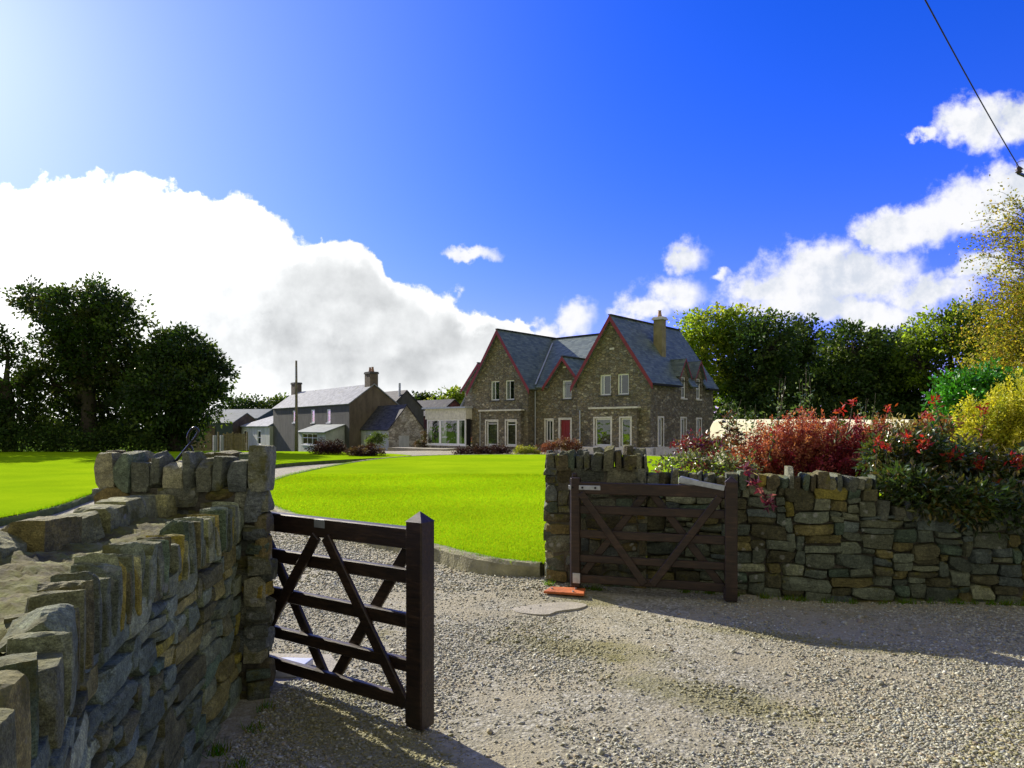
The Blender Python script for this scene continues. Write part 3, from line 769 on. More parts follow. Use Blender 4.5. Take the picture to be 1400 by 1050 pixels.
# ------------------------------------------------------------------ buildings
def clip_poly(poly, a, b, c):          # keep a*x+b*z<=c
    out = []
    for i in range(len(poly)):
        p, q = poly[i], poly[(i+1) % len(poly)]; dp, dq = a*p[0]+b*p[1]-c, a*q[0]+b*q[1]-c
        if dp <= 0: out.append(p)
        if (dp < 0 < dq) or (dq < 0 < dp): t = dp/(dp-dq); out.append((p[0]+(q[0]-p[0])*t, p[1]+(q[1]-p[1])*t))
    return out
def panel(mb, outline, holes, f, reveal=.2):
    """wall sheet; outline convex polygon in (a,z) counter-clockwise, holes (a0,a1,z0,z1); f(a,z,d)->local point, d inwards"""
    xs = sorted({round(p[0], 4) for p in outline} | {round(v, 4) for h in holes for v in h[:2]}); zs = sorted({round(p[1], 4) for p in outline} | {round(v, 4) for h in holes for v in h[2:]})
    n = len(outline)
    for i in range(len(xs)-1):
        for j in range(len(zs)-1):
            cx, cz = (xs[i]+xs[i+1])/2, (zs[j]+zs[j+1])/2
            if any(h[0] < cx < h[1] and h[2] < cz < h[3] for h in holes): continue
            poly = [(xs[i], zs[j]), (xs[i+1], zs[j]), (xs[i+1], zs[j+1]), (xs[i], zs[j+1])]
            for k in range(n):
                p, q = outline[k], outline[(k+1) % n]; a, b = q[1]-p[1], -(q[0]-p[0]); poly = clip_poly(poly, a, b, a*p[0]+b*p[1]+1e-9)
                if len(poly) < 3: break
            if len(poly) >= 3: mb.add([f(p[0], p[1], 0) for p in poly], [list(range(len(poly)))])
    for a0, a1, z0, z1 in holes:
        for (p, q) in (((a0, z0), (a1, z0)), ((a1, z0), (a1, z1)), ((a1, z1), (a0, z1)), ((a0, z1), (a0, z0))):
            mb.add([f(*p, 0), f(*q, 0), f(*q, reveal), f(*p, reveal)], [(0, 1, 2, 3)])

def fbox(mb, f, a0, a1, z0, z1, d0, d1):
    mb.add([f(a0, z0, d0), f(a1, z0, d0), f(a1, z0, d1), f(a0, z0, d1), f(a0, z1, d0), f(a1, z1, d0), f(a1, z1, d1), f(a0, z1, d1)], BOXF)
def window(parent, f, hole, mull=(), trans=(), surround=False, curtain=0, fw=.085, d=.09, sill=True, name='window', trim='cream'):
    a0, a1, z0, z1 = hole; mb = MB()
    fbox(mb, f, a0, a0+fw, z0, z1, d, d+.06); fbox(mb, f, a1-fw, a1, z0, z1, d, d+.06)
    fbox(mb, f, a0+fw, a1-fw, z0, z0+fw, d, d+.06); fbox(mb, f, a0+fw, a1-fw, z1-fw, z1, d, d+.06)
    for m_ in mull: x_ = a0+(a1-a0)*m_; fbox(mb, f, x_-.022, x_+.022, z0+fw, z1-fw, d+.003, d+.055)
    for m_ in trans: z_ = z0+(z1-z0)*m_; fbox(mb, f, a0+fw, a1-fw, z_-.022, z_+.022, d+.005, d+.057)
    w = mb.build(name, M['white'], parent)
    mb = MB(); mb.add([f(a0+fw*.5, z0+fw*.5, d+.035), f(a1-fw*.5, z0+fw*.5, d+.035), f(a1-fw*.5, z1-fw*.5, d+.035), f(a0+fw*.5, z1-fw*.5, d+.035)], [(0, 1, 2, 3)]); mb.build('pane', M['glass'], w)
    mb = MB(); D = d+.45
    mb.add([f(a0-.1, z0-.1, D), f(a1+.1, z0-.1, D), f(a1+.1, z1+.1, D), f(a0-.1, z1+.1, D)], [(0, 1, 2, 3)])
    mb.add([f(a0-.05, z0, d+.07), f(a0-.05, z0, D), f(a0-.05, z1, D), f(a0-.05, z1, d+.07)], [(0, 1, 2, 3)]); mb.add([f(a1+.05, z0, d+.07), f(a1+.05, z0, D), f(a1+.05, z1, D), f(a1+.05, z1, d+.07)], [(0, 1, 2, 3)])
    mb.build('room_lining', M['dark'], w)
    if curtain:
        for s, e_ in ((a0+.02, a0+(a1-a0)*curtain), (a1-(a1-a0)*curtain*.6, a1-.02)):
            mb = MB(); k = 14; xs = np.linspace(s, e_, k); dd = d+.13+.025*np.sin(np.arange(k)*1.9)
            V = [f(x_, z0+.02, q_) for x_, q_ in zip(xs, dd)]+[f(x_, z1-.02, q_) for x_, q_ in zip(xs, dd)]
            mb.add(V, [[i, i+1, k+i+1, k+i] for i in range(k-1)])
            mb.build('curtain', M['curtain'], w)
    if surround:
        mb = MB(); s = .11
        fbox(mb, f, a0-s, a0-.002, z0-.02, z1+s, -.025, .08); fbox(mb, f, a1+.002, a1+s, z0-.02, z1+s, -.025, .08); fbox(mb, f, a0, a1, z1+.002, z1+s-.002, -.022, .08)
        mb.build('surround', M[trim], w)
    if sill:
        mb = MB(); fbox(mb, f, a0-.08, a1+.08, z0-.09, z0-.003, -.07, .085); mb.build('sill', M[trim], w)
    return w

def verge(parent, pts, outd, w=.26, th=.05, name='barge_board', m='red'):     # boards under the verge; pts apex to feet
    for p, q in pts:
        p, q = np.array(p, float), np.array(q, float); mb = MB(); up = np.array([0, 0, 1.])
        o_ = np.array(outd)*th
        mb.add([p, q, q-up*w, p-up*w, p+o_, q+o_, q-up*w+o_, p-up*w+o_], [(0, 1, 2, 3), (7, 6, 5, 4), (0, 4, 5, 1), (1, 5, 6, 2), (2, 6, 7, 3), (3, 7, 4, 0)]); mb.build(name, M[m], parent)

# -- the stone house (local x along its front to the right, y into depth)
hp = np.array([8.42, 42.3]); HA = R(-41.3)
H = thing('stone_house', 'large stone house with steep gables and red barge boards across the lawn', 'house', (*hp, 0), HA)
F0 = lambda a, z, d: (a, d, z)
FM = lambda a, z, d: (a, .75+d, z)
FB = lambda a, z, d: (a, -.3+d, z)
FS = lambda a, z, d: (-d, a, z)          # right side wall: a runs into depth
wl = MB()
EA, RG = 4.75, 8.72
rgU = [(-3.69, -2.85, 3.74, 5.05), (-2.36, -1.52, 3.74, 5.05)]
panel(wl, [(-5.5, -.2), (0, -.2), (0, EA), (-2.75, RG-.12), (-5.5, EA)], rgU, F0)
lgU = [(-13.3, -12.44, 3.66, 5.08), (-11.86, -11.0, 3.66, 5.08)]
panel(wl, [(-15.2, -.2), (-9.7, -.2), (-9.7, EA), (-12.45, RG-.12), (-15.2, EA)], lgU, F0)
mdD = (-7.5, -6.55, .3, 2.25); mdW = (-8.72, -8.12, .72, 2.2); mdU = (-7.3, -6.5, 3.63, 4.9)
panel(wl, [(-9.7, -.2), (-5.5, -.2), (-5.5, EA-.15), (-9.7, EA-.15)], [mdD, mdW, (mdU[0], mdU[1], mdU[2], EA-.15)], FM)
panel(wl, [(-8.55, EA-.15), (-5.6, EA-.15), (-5.6, EA-.1), (-7.07, 6.4), (-8.55, EA-.1)], [(mdU[0], mdU[1], EA-.15, mdU[3])], FM)
sdG = [(.98, 1.55, .5, 2.27), (3.9, 4.55, .62, 2.27), (6.15, 6.75, .75, 2.24)]; sdU = [(3.9, 4.62, 3.6, 5.0), (6.05, 6.75, 3.6, 5.0)]
panel(wl, [(0, -.2), (8.64, -.2), (8.64, EA), (0, EA)], sdG+[(h[0], h[1], h[2], EA) for h in sdU], FS)
for h in sdU:
    c_ = (h[0]+h[1])/2
    for sg in (-.61, .61): wl.add([(0, c_+sg, EA-.6), (-.7, c_+sg, EA-.6), (-.7, c_+sg, 5.3), (0, c_+sg, 5.3)], [(0, 1, 2, 3)])
    panel(wl, [(c_-.75, EA-.05), (c_+.75, EA-.05), (c_+.75, 5.0), (c_, 6.05), (c_-.75, 5.0)], [(h[0], h[1], EA-.05, h[3])], FS)
for xr in (-9.7,): wl.add([(xr, 0, -.2), (xr, .75, -.2), (xr, .75, EA), (xr, 0, EA)], [(0, 1, 2, 3)])
wl.add([(-5.5, 0, -.2), (-5.5, .75, -.2), (-5.5, .75, EA), (-5.5, 0, EA)], [(3, 2, 1, 0)])
wl.add([(-15.2, 0, -.2), (-15.2, 11, -.2), (-15.2, 11, EA), (-15.2, 0, EA)], [(3, 2, 1, 0)])
wl.add([(-15.2, 11, -.2), (-4, 11, -.2), (-4, 11, EA), (-15.2, 11, EA)], [(3, 2, 1, 0)])
wl.add([(-5.5, 8.64, -.2), (0, 8.64, -.2), (0, 8.64, EA), (-2.75, 8.64, RG-.12), (-5.5, 8.64, EA)], [(4, 3, 2, 1, 0)])
wl.add([(-15.2, .75, EA), (-15.2, 6.2, RG-.2), (-15.2, 11, EA)], [(0, 1, 2)])
# rear left wing
wl.add([(-19, 3, -.2), (-15.2, 3, -.2), (-15.2, 3, 4.9), (-17.3, 3, 6.75), (-19, 3, 4.9)], [(0, 1, 2, 3, 4)])
wl.add([(-19, 3, -.2), (-19, 9, -.2), (-19, 9, 4.9), (-19, 3, 4.9)], [(3, 2, 1, 0)])
wl.add([(-20.1, 3.6, -.2), (-19, 3.6, -.2), (-19, 3.6, 4.6), (-20.1, 3.6, 3.1)], [(0, 1, 2, 3)])
# bays round the ground floor windows
rgG = [(-3.86, -2.66, .52, 2.25), (-1.92, -1.22, .52, 2.25)]; lgG = [(-13.45, -12.35, .4, 2.15), (-11.5, -10.6, .4, 2.15)]
for (x0, x1, hs) in ((-4.2, -.75, rgG), (-14.05, -10.15, lgG)):
    panel(wl, [(x0, -.2), (x1, -.2), (x1, 2.86), (x0, 2.86)], hs, FB)
    for xx in (x0, x1): wl.add([(xx, -.3, -.2), (xx, .0, -.2), (xx, .0, 2.86), (xx, -.3, 2.86)], [(0, 1, 2, 3)])
wl.build('wall', M['house'], H)
for (x0, x1) in ((-4.2, -.75), (-14.05, -10.15)):
    mb = MB(); box(mb, x0-.1, x1+.1, -.42, .0, 2.86, 2.97); mb.build('bay_roof', M['cream'], H)
mb = MB(); box(mb, .003, .55, -.6, 8.6, -.1, .46); box(mb, -5.3, .55, -1.0, -.305, -.1, .44); mb.build('plinth', M['cream'], H)
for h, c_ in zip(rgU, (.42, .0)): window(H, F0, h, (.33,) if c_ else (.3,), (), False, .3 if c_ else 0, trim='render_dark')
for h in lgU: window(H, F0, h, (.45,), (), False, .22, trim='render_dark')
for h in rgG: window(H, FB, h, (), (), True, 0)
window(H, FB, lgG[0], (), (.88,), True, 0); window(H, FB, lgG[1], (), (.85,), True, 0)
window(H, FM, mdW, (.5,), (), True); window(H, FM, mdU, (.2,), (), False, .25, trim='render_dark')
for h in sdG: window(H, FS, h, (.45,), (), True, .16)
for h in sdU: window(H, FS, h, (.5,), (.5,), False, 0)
# front door
mb = MB(); fbox(mb, FM, mdD[0]+.06, mdD[1]-.06, mdD[2], mdD[3]-.06, .10, .15)
for z0, z1 in ((.5, 1.1), (1.25, 2.0)):
    for a in (0, 1): x0 = mdD[0]+.14+a*.36; fbox(mb, FM, x0, x0+.28, z0, z1, .085, .105)
dr = mb.build('door', M['door_red'], H)
mb = MB(); fbox(mb, FM, mdD[0]-.1, mdD[0]+.05, mdD[2], mdD[3]+.1, -.02, .16); fbox(mb, FM, mdD[1]-.05, mdD[1]+.1, mdD[2], mdD[3]+.1, -.02, .16); fbox(mb, FM, mdD[0]+.051, mdD[1]-.051, mdD[3]-.05, mdD[3]+.1, -.017, .16); mb.build('frame', M['cream'], dr)
mb = MB(); tube(mb, [(mdD[1]-.2, .75+.08, 1.25), (mdD[1]-.12, .75+.06, 1.25), (mdD[1]-.12, .75+.04, 1.32)], .015, 8); mb.build('handle', M['steel'], dr)
mb = MB(); box(mb, -8, -6, -.2, .74, -.1, .15); box(mb, -7.7, -6.3, .1, .745, .151, .29); mb.build('door_step', M['cream'], H)
# roofs
tn = (RG-EA)/2.75; ov = .3
def gable_roof(xc, hw, y0, y1, ze, zr, name='roof', m='slate', th=.1, o_=ov, cuts=()):
    k = (zr-ze)/hw; mb = MB(); zf = ze-k*o_; ya = y0
    for c0, c1 in list(cuts)+[(y1, None)]:
        slab(mb, [(xc, ya, zr+.06), (xc, c0, zr+.06), (xc+hw+o_, c0, zf+.06), (xc+hw+o_, ya, zf+.06)], th)
        if c1: xq = xc+hw-.45; slab(mb, [(xc, c0, zr+.06), (xc, c1, zr+.06), (xq, c1, ze+k*.45+.06), (xq, c0, ze+k*.45+.06)], th)
        ya = c1
    slab(mb, [(xc, y0, zr+.06), (xc-hw-o_, y0, zf+.06), (xc-hw-o_, y1, zf+.06), (xc, y1, zr+.06)], th)
    rf = mb.build(name, M[m], H); mb = MB(); bar(mb, (xc, y0, zr+.09), (xc, y1, zr+.09), .22, .07, (1, 0, 0)); mb.build('ridge_tiles', M['slate_dark'], rf)
    return rf
gable_roof(-2.75, 2.75, -.3, 8.95, EA, RG, cuts=[((h[0]+h[1])/2-.62, (h[0]+h[1])/2+.62) for h in sdU]); gable_roof(-12.45, 2.75, -.3, 6.6, EA, RG)
mb = MB(); zf = EA-.25
ks = (RG-.05-zf)/5.75
for x0, x1, ya in ((-15.4, -8.35, .45), (-8.35, -5.8, 1.4), (-5.8, -2.7, .45)): slab(mb, [(x0, ya, zf+ks*(ya-.45)), (x1, ya, zf+ks*(ya-.45)), (x1, 6.2, RG-.05), (x0, 6.2, RG-.05)], .1)
0; slab(mb, [(-15.4, 6.2, RG-.05), (-2.7, 6.2, RG-.05), (-2.7, 11.6, zf), (-15.4, 11.6, zf)], .1)
rf = mb.build('roof', M['slate'], H); mb = MB(); bar(mb, (-15.4, 6.2, RG), (-2.7, 6.2, RG), .22, .07, (0, 1, 0)); mb.build('ridge_tiles', M['slate_dark'], rf)
gable_roof(-7.07, 1.48, .42, 4.3, EA-.05, 6.45, o_=.2)
for h in sdU:
    c_ = (h[0]+h[1])/2; mb = MB(); zr, hw = 6.2, .8
    slab(mb, [(.2, c_, zr), (-2.0, c_, zr), (-2.0, c_+hw, 5.0), (.2, c_+hw, 5.0)], .08); slab(mb, [(.2, c_, zr), (.2, c_-hw, 5.0), (-2.0, c_-hw, 5.0), (-2.0, c_, zr)], .08)
    mb.build('dormer_roof', M['slate'], H); verge(H, [((.205, c_, zr+.01), (.205, c_+hw+.03, 4.97)), ((.205, c_, zr+.01), (.205, c_-hw-.03, 4.97))], (.04, 0, 0), .2)
gable_roof(-17.3, 1.75, 2.75, 9, 4.9, 6.8, o_=.2)
mb = MB(); slab(mb, [(-19.02, 3.4, 4.75), (-19.02, 5.5, 4.75), (-20.25, 5.5, 3.1), (-20.25, 3.4, 3.1)], .1); mb.build('lean_to_roof', M['slate_old'], H)
# red barge boards and soffits
def gb_(xc, hw, y, ze, zr, o_=ov, w=.38):
    k = (zr-ze)/hw; verge(H, [((xc, y, zr+.08), (xc+hw+o_+.03, y, ze-k*(o_+.03)+.08)), ((xc, y, zr+.08), (xc-hw-o_-.03, y, ze-k*(o_+.03)+.08))], (0, -.05, 0), w)
gb_(-2.75, 2.75, -.305, EA, RG); gb_(-12.45, 2.75, -.305, EA, RG); gb_(-7.07, 1.48, .415, EA-.05, 6.45, .2, .3); gb_(-17.3, 1.75, 2.745, 4.9, 6.8, .2, .3)
mb = MB(); zz = EA-tn*ov; box(mb, .12, .36, -.25, 3.4, zz-.07, zz+.03); box(mb, .12, .36, 7.3, 8.9, zz-.07, zz+.03); mb.build('gutter', M['dark'], H)
# valley leads
for p, q in (((-9.68+.15, .6, EA-.15), (-12.2+.3, 5.6, RG-.55)), ((-5.72, .7, EA-.1), (-4.3, 3.8, 6.75))):
    mb = MB(); p, q = np.array(p), np.array(q); bar(mb, p+(0, 0, .12), q+(0, 0, .12), .12, .03, (1, 0, 0)); mb.build('valley_lead', M['lead'], H)
for x_, y_ in ((-9.6, .66), (-5.62, .66), (-5.2, -.06), (-14.3, -.06)):
    mb = MB(); tube(mb, [(x_, y_, -.1), (x_, y_, EA-.5 if y_ > 0 else 2.8)], .04, 8); mb.build('downpipe', M['lead'], H)
mb = MB(); box(mb, -2.92, -2.58, -.03, .02, 6.62, 6.74); mb.build('vent', M['cream'], H); mb = MB(); box(mb, -7.2, -6.94, .72, .77, 5.75, 5.85); mb.build('vent', M['cream'], H)
# chimney on the right hand slope
def chimney(par, x, y, w, d, z0, z1, m, pots, cap=.1):
    mb = MB(); box(mb, x-w/2, x+w/2, y-d/2, y+d/2, z0, z1); c = mb.build('chimney', M[m], par)
    mb = MB(); box(mb, x-w/2-cap, x+w/2+cap, y-d/2-cap, y+d/2+cap, z1+.002, z1+.12); box(mb, x-w/2-cap*.5, x+w/2+cap*.5, y-d/2-cap*.5, y+d/2+cap*.5, z1+.122, z1+.2); mb.build('cap', M['cream' if m == 'chim' else 'render_dark'], c)
    for px_ in pots:
        mb = MB(); tube(mb, [(x+px_, y, z1+.2), (x+px_, y, z1+.36), (x+px_, y, z1+.38), (x+px_, y, z1+.62), (x+px_, y, z1+.64)], [.16, .13, .12, .09, .13], 12); mb.build('pot', M['pot'], c)
    return c
M['chim'] = simple('ochre_chimney', (.29, .245, .125), .9, 0, .3, 2, .01, 20)  # one mottled ochre tone over all faces of the shaft
chimney(H, -1.35, 3.55, .62, .55, 5.4, 8.75, 'chim', (0,))
# sunroom
S = MB(); y0 = -.6
FSun = lambda a, z, d: (a, y0+d, z)
FSr = lambda a, z, d: (-15.25-d, y0+a, z)
xs = [-19.6, -18.1, -16.1, -15.3]
mb = MB(); box(mb, -19.7, -15.25, y0, 3.5, -.2, .28); mb.build('sunroom_base', M['rubble_pale'], H)
mb = MB(); box(mb, -19.75, -15.22, y0-.06, 3.5, 2.32, 3.12); sf = mb.build('sunroom_fascia', M['cream'], H); mb = MB(); box(mb, -19.95, -15.1, y0-.25, 3.6, 3.123, 3.25); mb.build('roof_edge', M['lead'], sf)
for a, b in zip(xs[:-1], xs[1:]): window(H, FSun, (a, b, .36, 2.31), (), (), False, .3, .1, 0, False, 'sunroom_window')
mb = MB(); box(mb, -19.8, -15.2, y0-.08, y0+.2, .281, .355); mb.build('sill', M['white'], H)
for a in (-19.2, -17.6, -16.6):                    # plants on the sunroom sill
    pass
mb = MB(); box(mb, -22, -15.6, y0-2, y0-.3, -.2, .1); mb.build('terrace_step', M['concrete'], H)

def block(par, x0, x1, y0, y1, zb, ze, zr, wm, rm, holes_front=(), holes_right=(), o_=.15, th=.08, rname='roof'):
    """gabled block: ridge along x, front at y0"""
    yc = (y0+y1)/2; mb = MB(); f = lambda a, z, d: (a, y0+d, z); fr = lambda a, z, d: (x1-d, a, z)
    panel(mb, [(x0, zb), (x1, zb), (x1, ze), (x0, ze)], list(holes_front), f)
    panel(mb, [(y0, zb), (y1, zb), (y1, ze), (yc, zr-.05), (y0, ze)], list(holes_right), fr)
    mb.add([(x0, y0, zb), (x0, y1, zb), (x0, y1, ze), (x0, yc, zr-.05), (x0, y0, ze)], [(4, 3, 2, 1, 0)]); mb.add([(x0, y1, zb), (x1, y1, zb), (x1, y1, ze), (x0, y1, ze)], [(3, 2, 1, 0)])
    mb.build('wall', M[wm], par); k = (zr-ze)/(yc-y0); mb = MB()
    slab(mb, [(x0-.1, y0-o_, ze-k*o_+.05), (x1+.1, y0-o_, ze-k*o_+.05), (x1+.1, yc, zr+.05), (x0-.1, yc, zr+.05)], th)
    slab(mb, [(x0-.1, yc, zr+.05), (x1+.1, yc, zr+.05), (x1+.1, y1+o_, ze-k*o_+.05), (x0-.1, y1+o_, ze-k*o_+.05)], th)
    return mb.build(rname, M[rm], par), f, fr
FA = math.atan2(-.793, .609)
FH = thing('farmhouse', 'long grey two storey farmhouse with pale slate roof and end chimneys', 'house', (-14.4, 61.5, 0), FA)
hu = [(-8.9, -8.0, 2.15, 3.45), (-5.0, -4.15, 2.15, 3.4), (-14, -13.2, 2.2, 3.45)]
rf, f, fr = block(FH, -20, 0, 0, 4.8, -1.4, 3.85, 5.62, 'render_dark', 'slate_old', hu, ())
for h in hu: window(FH, f, h, (), (.5,), False, 0, .13, .03, True, trim='white')
mb = MB(); mb.add([(.012, 0, -1.4), (.012, 4.8, -1.4), (.012, 4.8, 3.8), (.012, 2.4, 5.5), (.012, 0, 3.8)], [(0, 1, 2, 3, 4)]); mb.build('gable_wall', M['render_brown'], FH)
for x_, w_ in ((-.55, 1.1), (-19.4, 1.1)):
    chimney(FH, x_, 2.4, w_, .8, 4.6, 6.55, 'render_brown', (-.25, .25) if x_ > -2 else (), .06)
mb = MB(); w0 = (-6.6, -2.9, .1, 1.15); fl = lambda a, z, d: (a, -1.8+d, z); flr = lambda a, z, d: (-1-d, -1.8+a, z)
panel(mb, [(-7.5, -1.2), (-1, -1.2), (-1, 1.3), (-7.5, 1.3)], [w0], fl); panel(mb, [(0, -1.2), (1.8, -1.2), (1.8, 1.9), (0, 1.3)], [], flr); mb.build('porch_wall', M['render_white'], FH)
window(FH, fl, w0, (.33, .66), (.6,), False, 0, .09, .05, True, trim='white')
mb = MB(); slab(mb, [(-7.7, -2.05, 1.27), (-.8, -2.05, 1.27), (-.8, .0, 1.98), (-7.7, .0, 1.98)], .09); mb.build('porch_roof', M['shed_roof'], FH)
# rear wing and flue
rf2, _, _ = block(FH, -9, -2.3, 5.1, 8.9, -1.4, 3.5, 5.3, 'render_dark', 'slate_dark', rname='rear_roof')
mb = MB(); tube(mb, [(-2.6, 6.4, 3), (-2.6, 6.4, 6.0)], .11, 10); mb.build('flue_pipe', M['lead'], FH)
# whitewashed low end
wf = [(-29.6, -28.3, -.3, 1.4), (-24.3, -23.0, -.3, 1.4)]
mb = MB(); fw_ = lambda a, z, d: (a, -.4+d, z); panel(mb, [(-31, -1.6), (-20.02, -1.6), (-20.02, 1.85), (-31, 1.85)], wf, fw_); mb.add([(-20.02, -.4, -1.6), (-20.02, 0, -1.6), (-20.02, 0, 1.85), (-20.02, -.4, 1.85)], [(0, 1, 2, 3)]); mb.build('end_wall', M['render_white'], FH)
for h in wf: window(FH, fw_, h, (), (.5,), False, 0, .16, .03, True, trim='white')
mb = MB(); slab(mb, [(-31.2, -.6, 1.85), (-20.03, -.6, 1.85), (-20.03, 3.2, 4.0), (-30, 2.6, 2.6)], .1); mb.build('end_roof', M['slate_old'], FH)

OB = thing('outbuilding', 'old stone outbuilding with pale rubble gable and dark slate roof', 'outbuilding', (-10.3, 58, 0), FA)
dh = (.95, 1.95, -.6, 1.0); wh = (-4.6, -3.8, .2, 1.0)
rf, f, fr = block(OB, -7.6, 0, 0, 3.4, -1.2, 1.6, 3.6, 'render_white', 'slate_dark', [wh], [])
mb = MB(); FRr = lambda a, z, d: (.014-d, a, z); panel(mb, [(0, -1.2), (3.4, -1.2), (3.4, 1.6), (1.7, 3.62), (0, 1.6)], [dh], FRr, .1); mb.build('gable_wall', M['rubble_pale'], OB)
mb = MB(); fbox(mb, FRr, dh[0], dh[1], dh[2], dh[3], .03, .07); mb.build('door', M['fence_wood'], OB)
window(OB, f, wh, (.5,), (), False, 0, .1, .05, False)

def shed(name, label, x, y, ang, L, D, zb, ze, zr, wm, rm, gm=None, door=False):
    e = thing(name, label, 'shed' if 'shed' in name else 'house', (x, y, 0), ang); block(e, -L, 0, 0, D, zb, ze, zr, wm, rm)
    if gm: mb = MB(); mb.add([(.015, 0, zb), (.015, D, zb), (.015, D, ze), (.015, D/2, zr-.06), (.015, 0, ze)], [(0, 1, 2, 3, 4)]); mb.build('gable_wall', M[gm], e)
    if door: mb = MB(); box(mb, -L*.6, -L*.3, -.06, -.01, zb, ze-.4); mb.build('door', M['shed_brown'], e)
    return e
p = W(318, 577, 84); shed('farm_shed', 'low green farm shed with pale sheet roof beside the leafy trees', p[0], 84, R(-18), 8.5, 5, -2.2, 2.3, 3.5, 'shed_green', 'shed_roof', 'shed_brown', True)
p = W(352, 570, 96); shed('farm_shed', 'taller dark shed roof just behind the whitewashed cottage end', p[0], 96, R(-14), 9, 7, -2, 3.0, 4.3, 'shed_green', 'shed_roof', 'shed_green')
p = W(597, 560, 74); shed('rear_house', 'low grey roofed house with red creeper between outbuilding and sunroom', p[0], 74, R(-44), 7.5, 5, -1, 3.0, 4.75, 'ivy_red', 'slate_dark', 'ivy_red')

# timber yard fence left of the cottage
p0_, p1_ = W(236, 612, 66), W(338, 612, 70); o = np.array([p0_[0], p0_[1], -.5]); e = thing('yard_fence', 'weathered board fence with a gap beside the whitewashed cottage', 'fence', o)
d = (p1_-p0_)[:2]; Lf = np.linalg.norm(d); d /= Lf; q = np.random.default_rng(9)
t = 0
while t < Lf-.2:
    if not (.52 < t/Lf < .66):
        hh = 1.62+q.normal()*.05; mb = MB(); bar(mb, (*(p0_[:2]+d*t), -.6), (*(p0_[:2]+d*t), hh-.5), .15, .03, (*d, 0), .003); mb.build('board', M['fence_wood'], e, off=o)
    t += .17
for t in np.linspace(0, Lf, 6):
    mb = MB(); bar(mb, (*(p0_[:2]+d*t+np.array([d[1], -d[0]])*-.08), -.9), (*(p0_[:2]+d*t+np.array([d[1], -d[0]])*-.08), 1.25), .13, .13, (*d, 0), .01); mb.build('post', M['fence_wood'], e, off=o)
for t in (.55, .645):
    mb = MB(); bar(mb, (*(p0_[:2]+d*t*Lf), -.9), (*(p0_[:2]+d*t*Lf), .9), .3, .3, (*d, 0), .03); mb.build('gate_pillar', M['render_white'], e, off=o)

# garden wall right of the house
a_, b_ = np.array([9.5, 32.8]), np.array([10.1, 17.5]); d = (b_-a_)/np.linalg.norm(b_-a_); nn_ = np.array([d[1], -d[0]])
mb = MB(); Lg = np.linalg.norm(b_-a_); prof = [(-.15, -.1), (-.15, 2.0), (-.1, 2.12), (.1, 2.12), (.15, 2.0), (.15, -.1)]; ts = np.r_[0, .12, .35, np.linspace(.8, Lg, 40)]
V = np.array([[*(a_+d*t+nn_*s), z if z < 1 else z-.07-.19*t/Lg-.3*max(0, 1-t/.9)**2+.012*math.sin(t*2.3)] for t in ts for s, z in prof]); k = len(prof)
mb.add(V, [[i*k+j, i*k+j+1, (i+1)*k+j+1, (i+1)*k+j] for i in range(len(ts)-1) for j in range(k-1)]+[list(range(k))[::-1], [(len(ts)-1)*k+j for j in range(k)]])
tag(mb.build('garden_wall', M['cream_wall']), 'cream rendered garden wall behind the red bush, right of the stone house', 'garden wall')

# utility poles and overhead cable
p = W(405, 616, 54); mb = MB(); q = np.random.default_rng(2); zt = EYE+92*54/950
e = thing('utility_pole', 'bare weathered utility pole standing before the grey farmhouse', 'pole', (p[0], 54, -.3))
tube(mb, [(0, 0, -.3), (.02, 0, 2), (.01, 0, 4.5), (.0, 0, zt+.3)], [.13, .12, .1, .08], 12); mb.build('shaft', M['pole_wood'], e, smooth=True)
mb = MB(); tube(mb, [(0, -.18, zt-1.2), (0, -.18, zt-.2)], .03, 8); mb.build('bracket', M['steel'], e)
p = W(1393, 232, 15); PX = np.array([15.5*(1418-700)/950, 15.5]); e = thing('utility_pole', 'dark pole bracket and insulator reaching in at the upper right edge', 'pole', (*PX, 0))
mb = MB(); tube(mb, [(0, 0, -.1), (0, 0, 4), (0, 0, 7.9)], [.15, .135, .115], 14); mb.build('shaft', M['pole_wood'], e, smooth=True)
tip = np.array([p[0], p[1], p[2]-.02])-np.array([*PX, 0]); mb = MB(); bar(mb, (0, 0, tip[2]-.05), (tip[0]-.02, tip[1], tip[2]-.05), .05, .05); mb.build('bracket', M['black_metal'], e)
mb = MB(); tube(mb, [tip+(0, 0, -.06), tip+(0, 0, -.03), tip+(0, 0, .0), tip+(0, 0, .03), tip+(0, 0, .07), tip+(0, 0, .09)], [.03, .07, .045, .075, .04, .02], 12); mb.build('insulator', M['insulator'], e, smooth=True)
mb = MB(); lp = np.array([tip+np.array([.07-.12*math.sin(t), .0, .12-.09*math.cos(t)]) for t in np.linspace(-.5, 3.4, 18)]); tube(mb, lp, .007, 6); mb.build('lead_wire', M['cable'], e, smooth=True)
A_ = tip+np.array([*PX, .08]); B_ = W(1265, 0, 9.6); ts = np.linspace(0, 2.1, 44)
pts = [A_+(B_-A_)*t+np.array([0, 0, -.14*(t*(1-t))*1.2 if t < 1 else .0]) for t in ts]; mb = MB(); tube(mb, pts, .011, 6)
tag(mb.build('overhead_cable', M['cable'], smooth=True), 'single black overhead cable crossing the sky at upper right', 'cable')

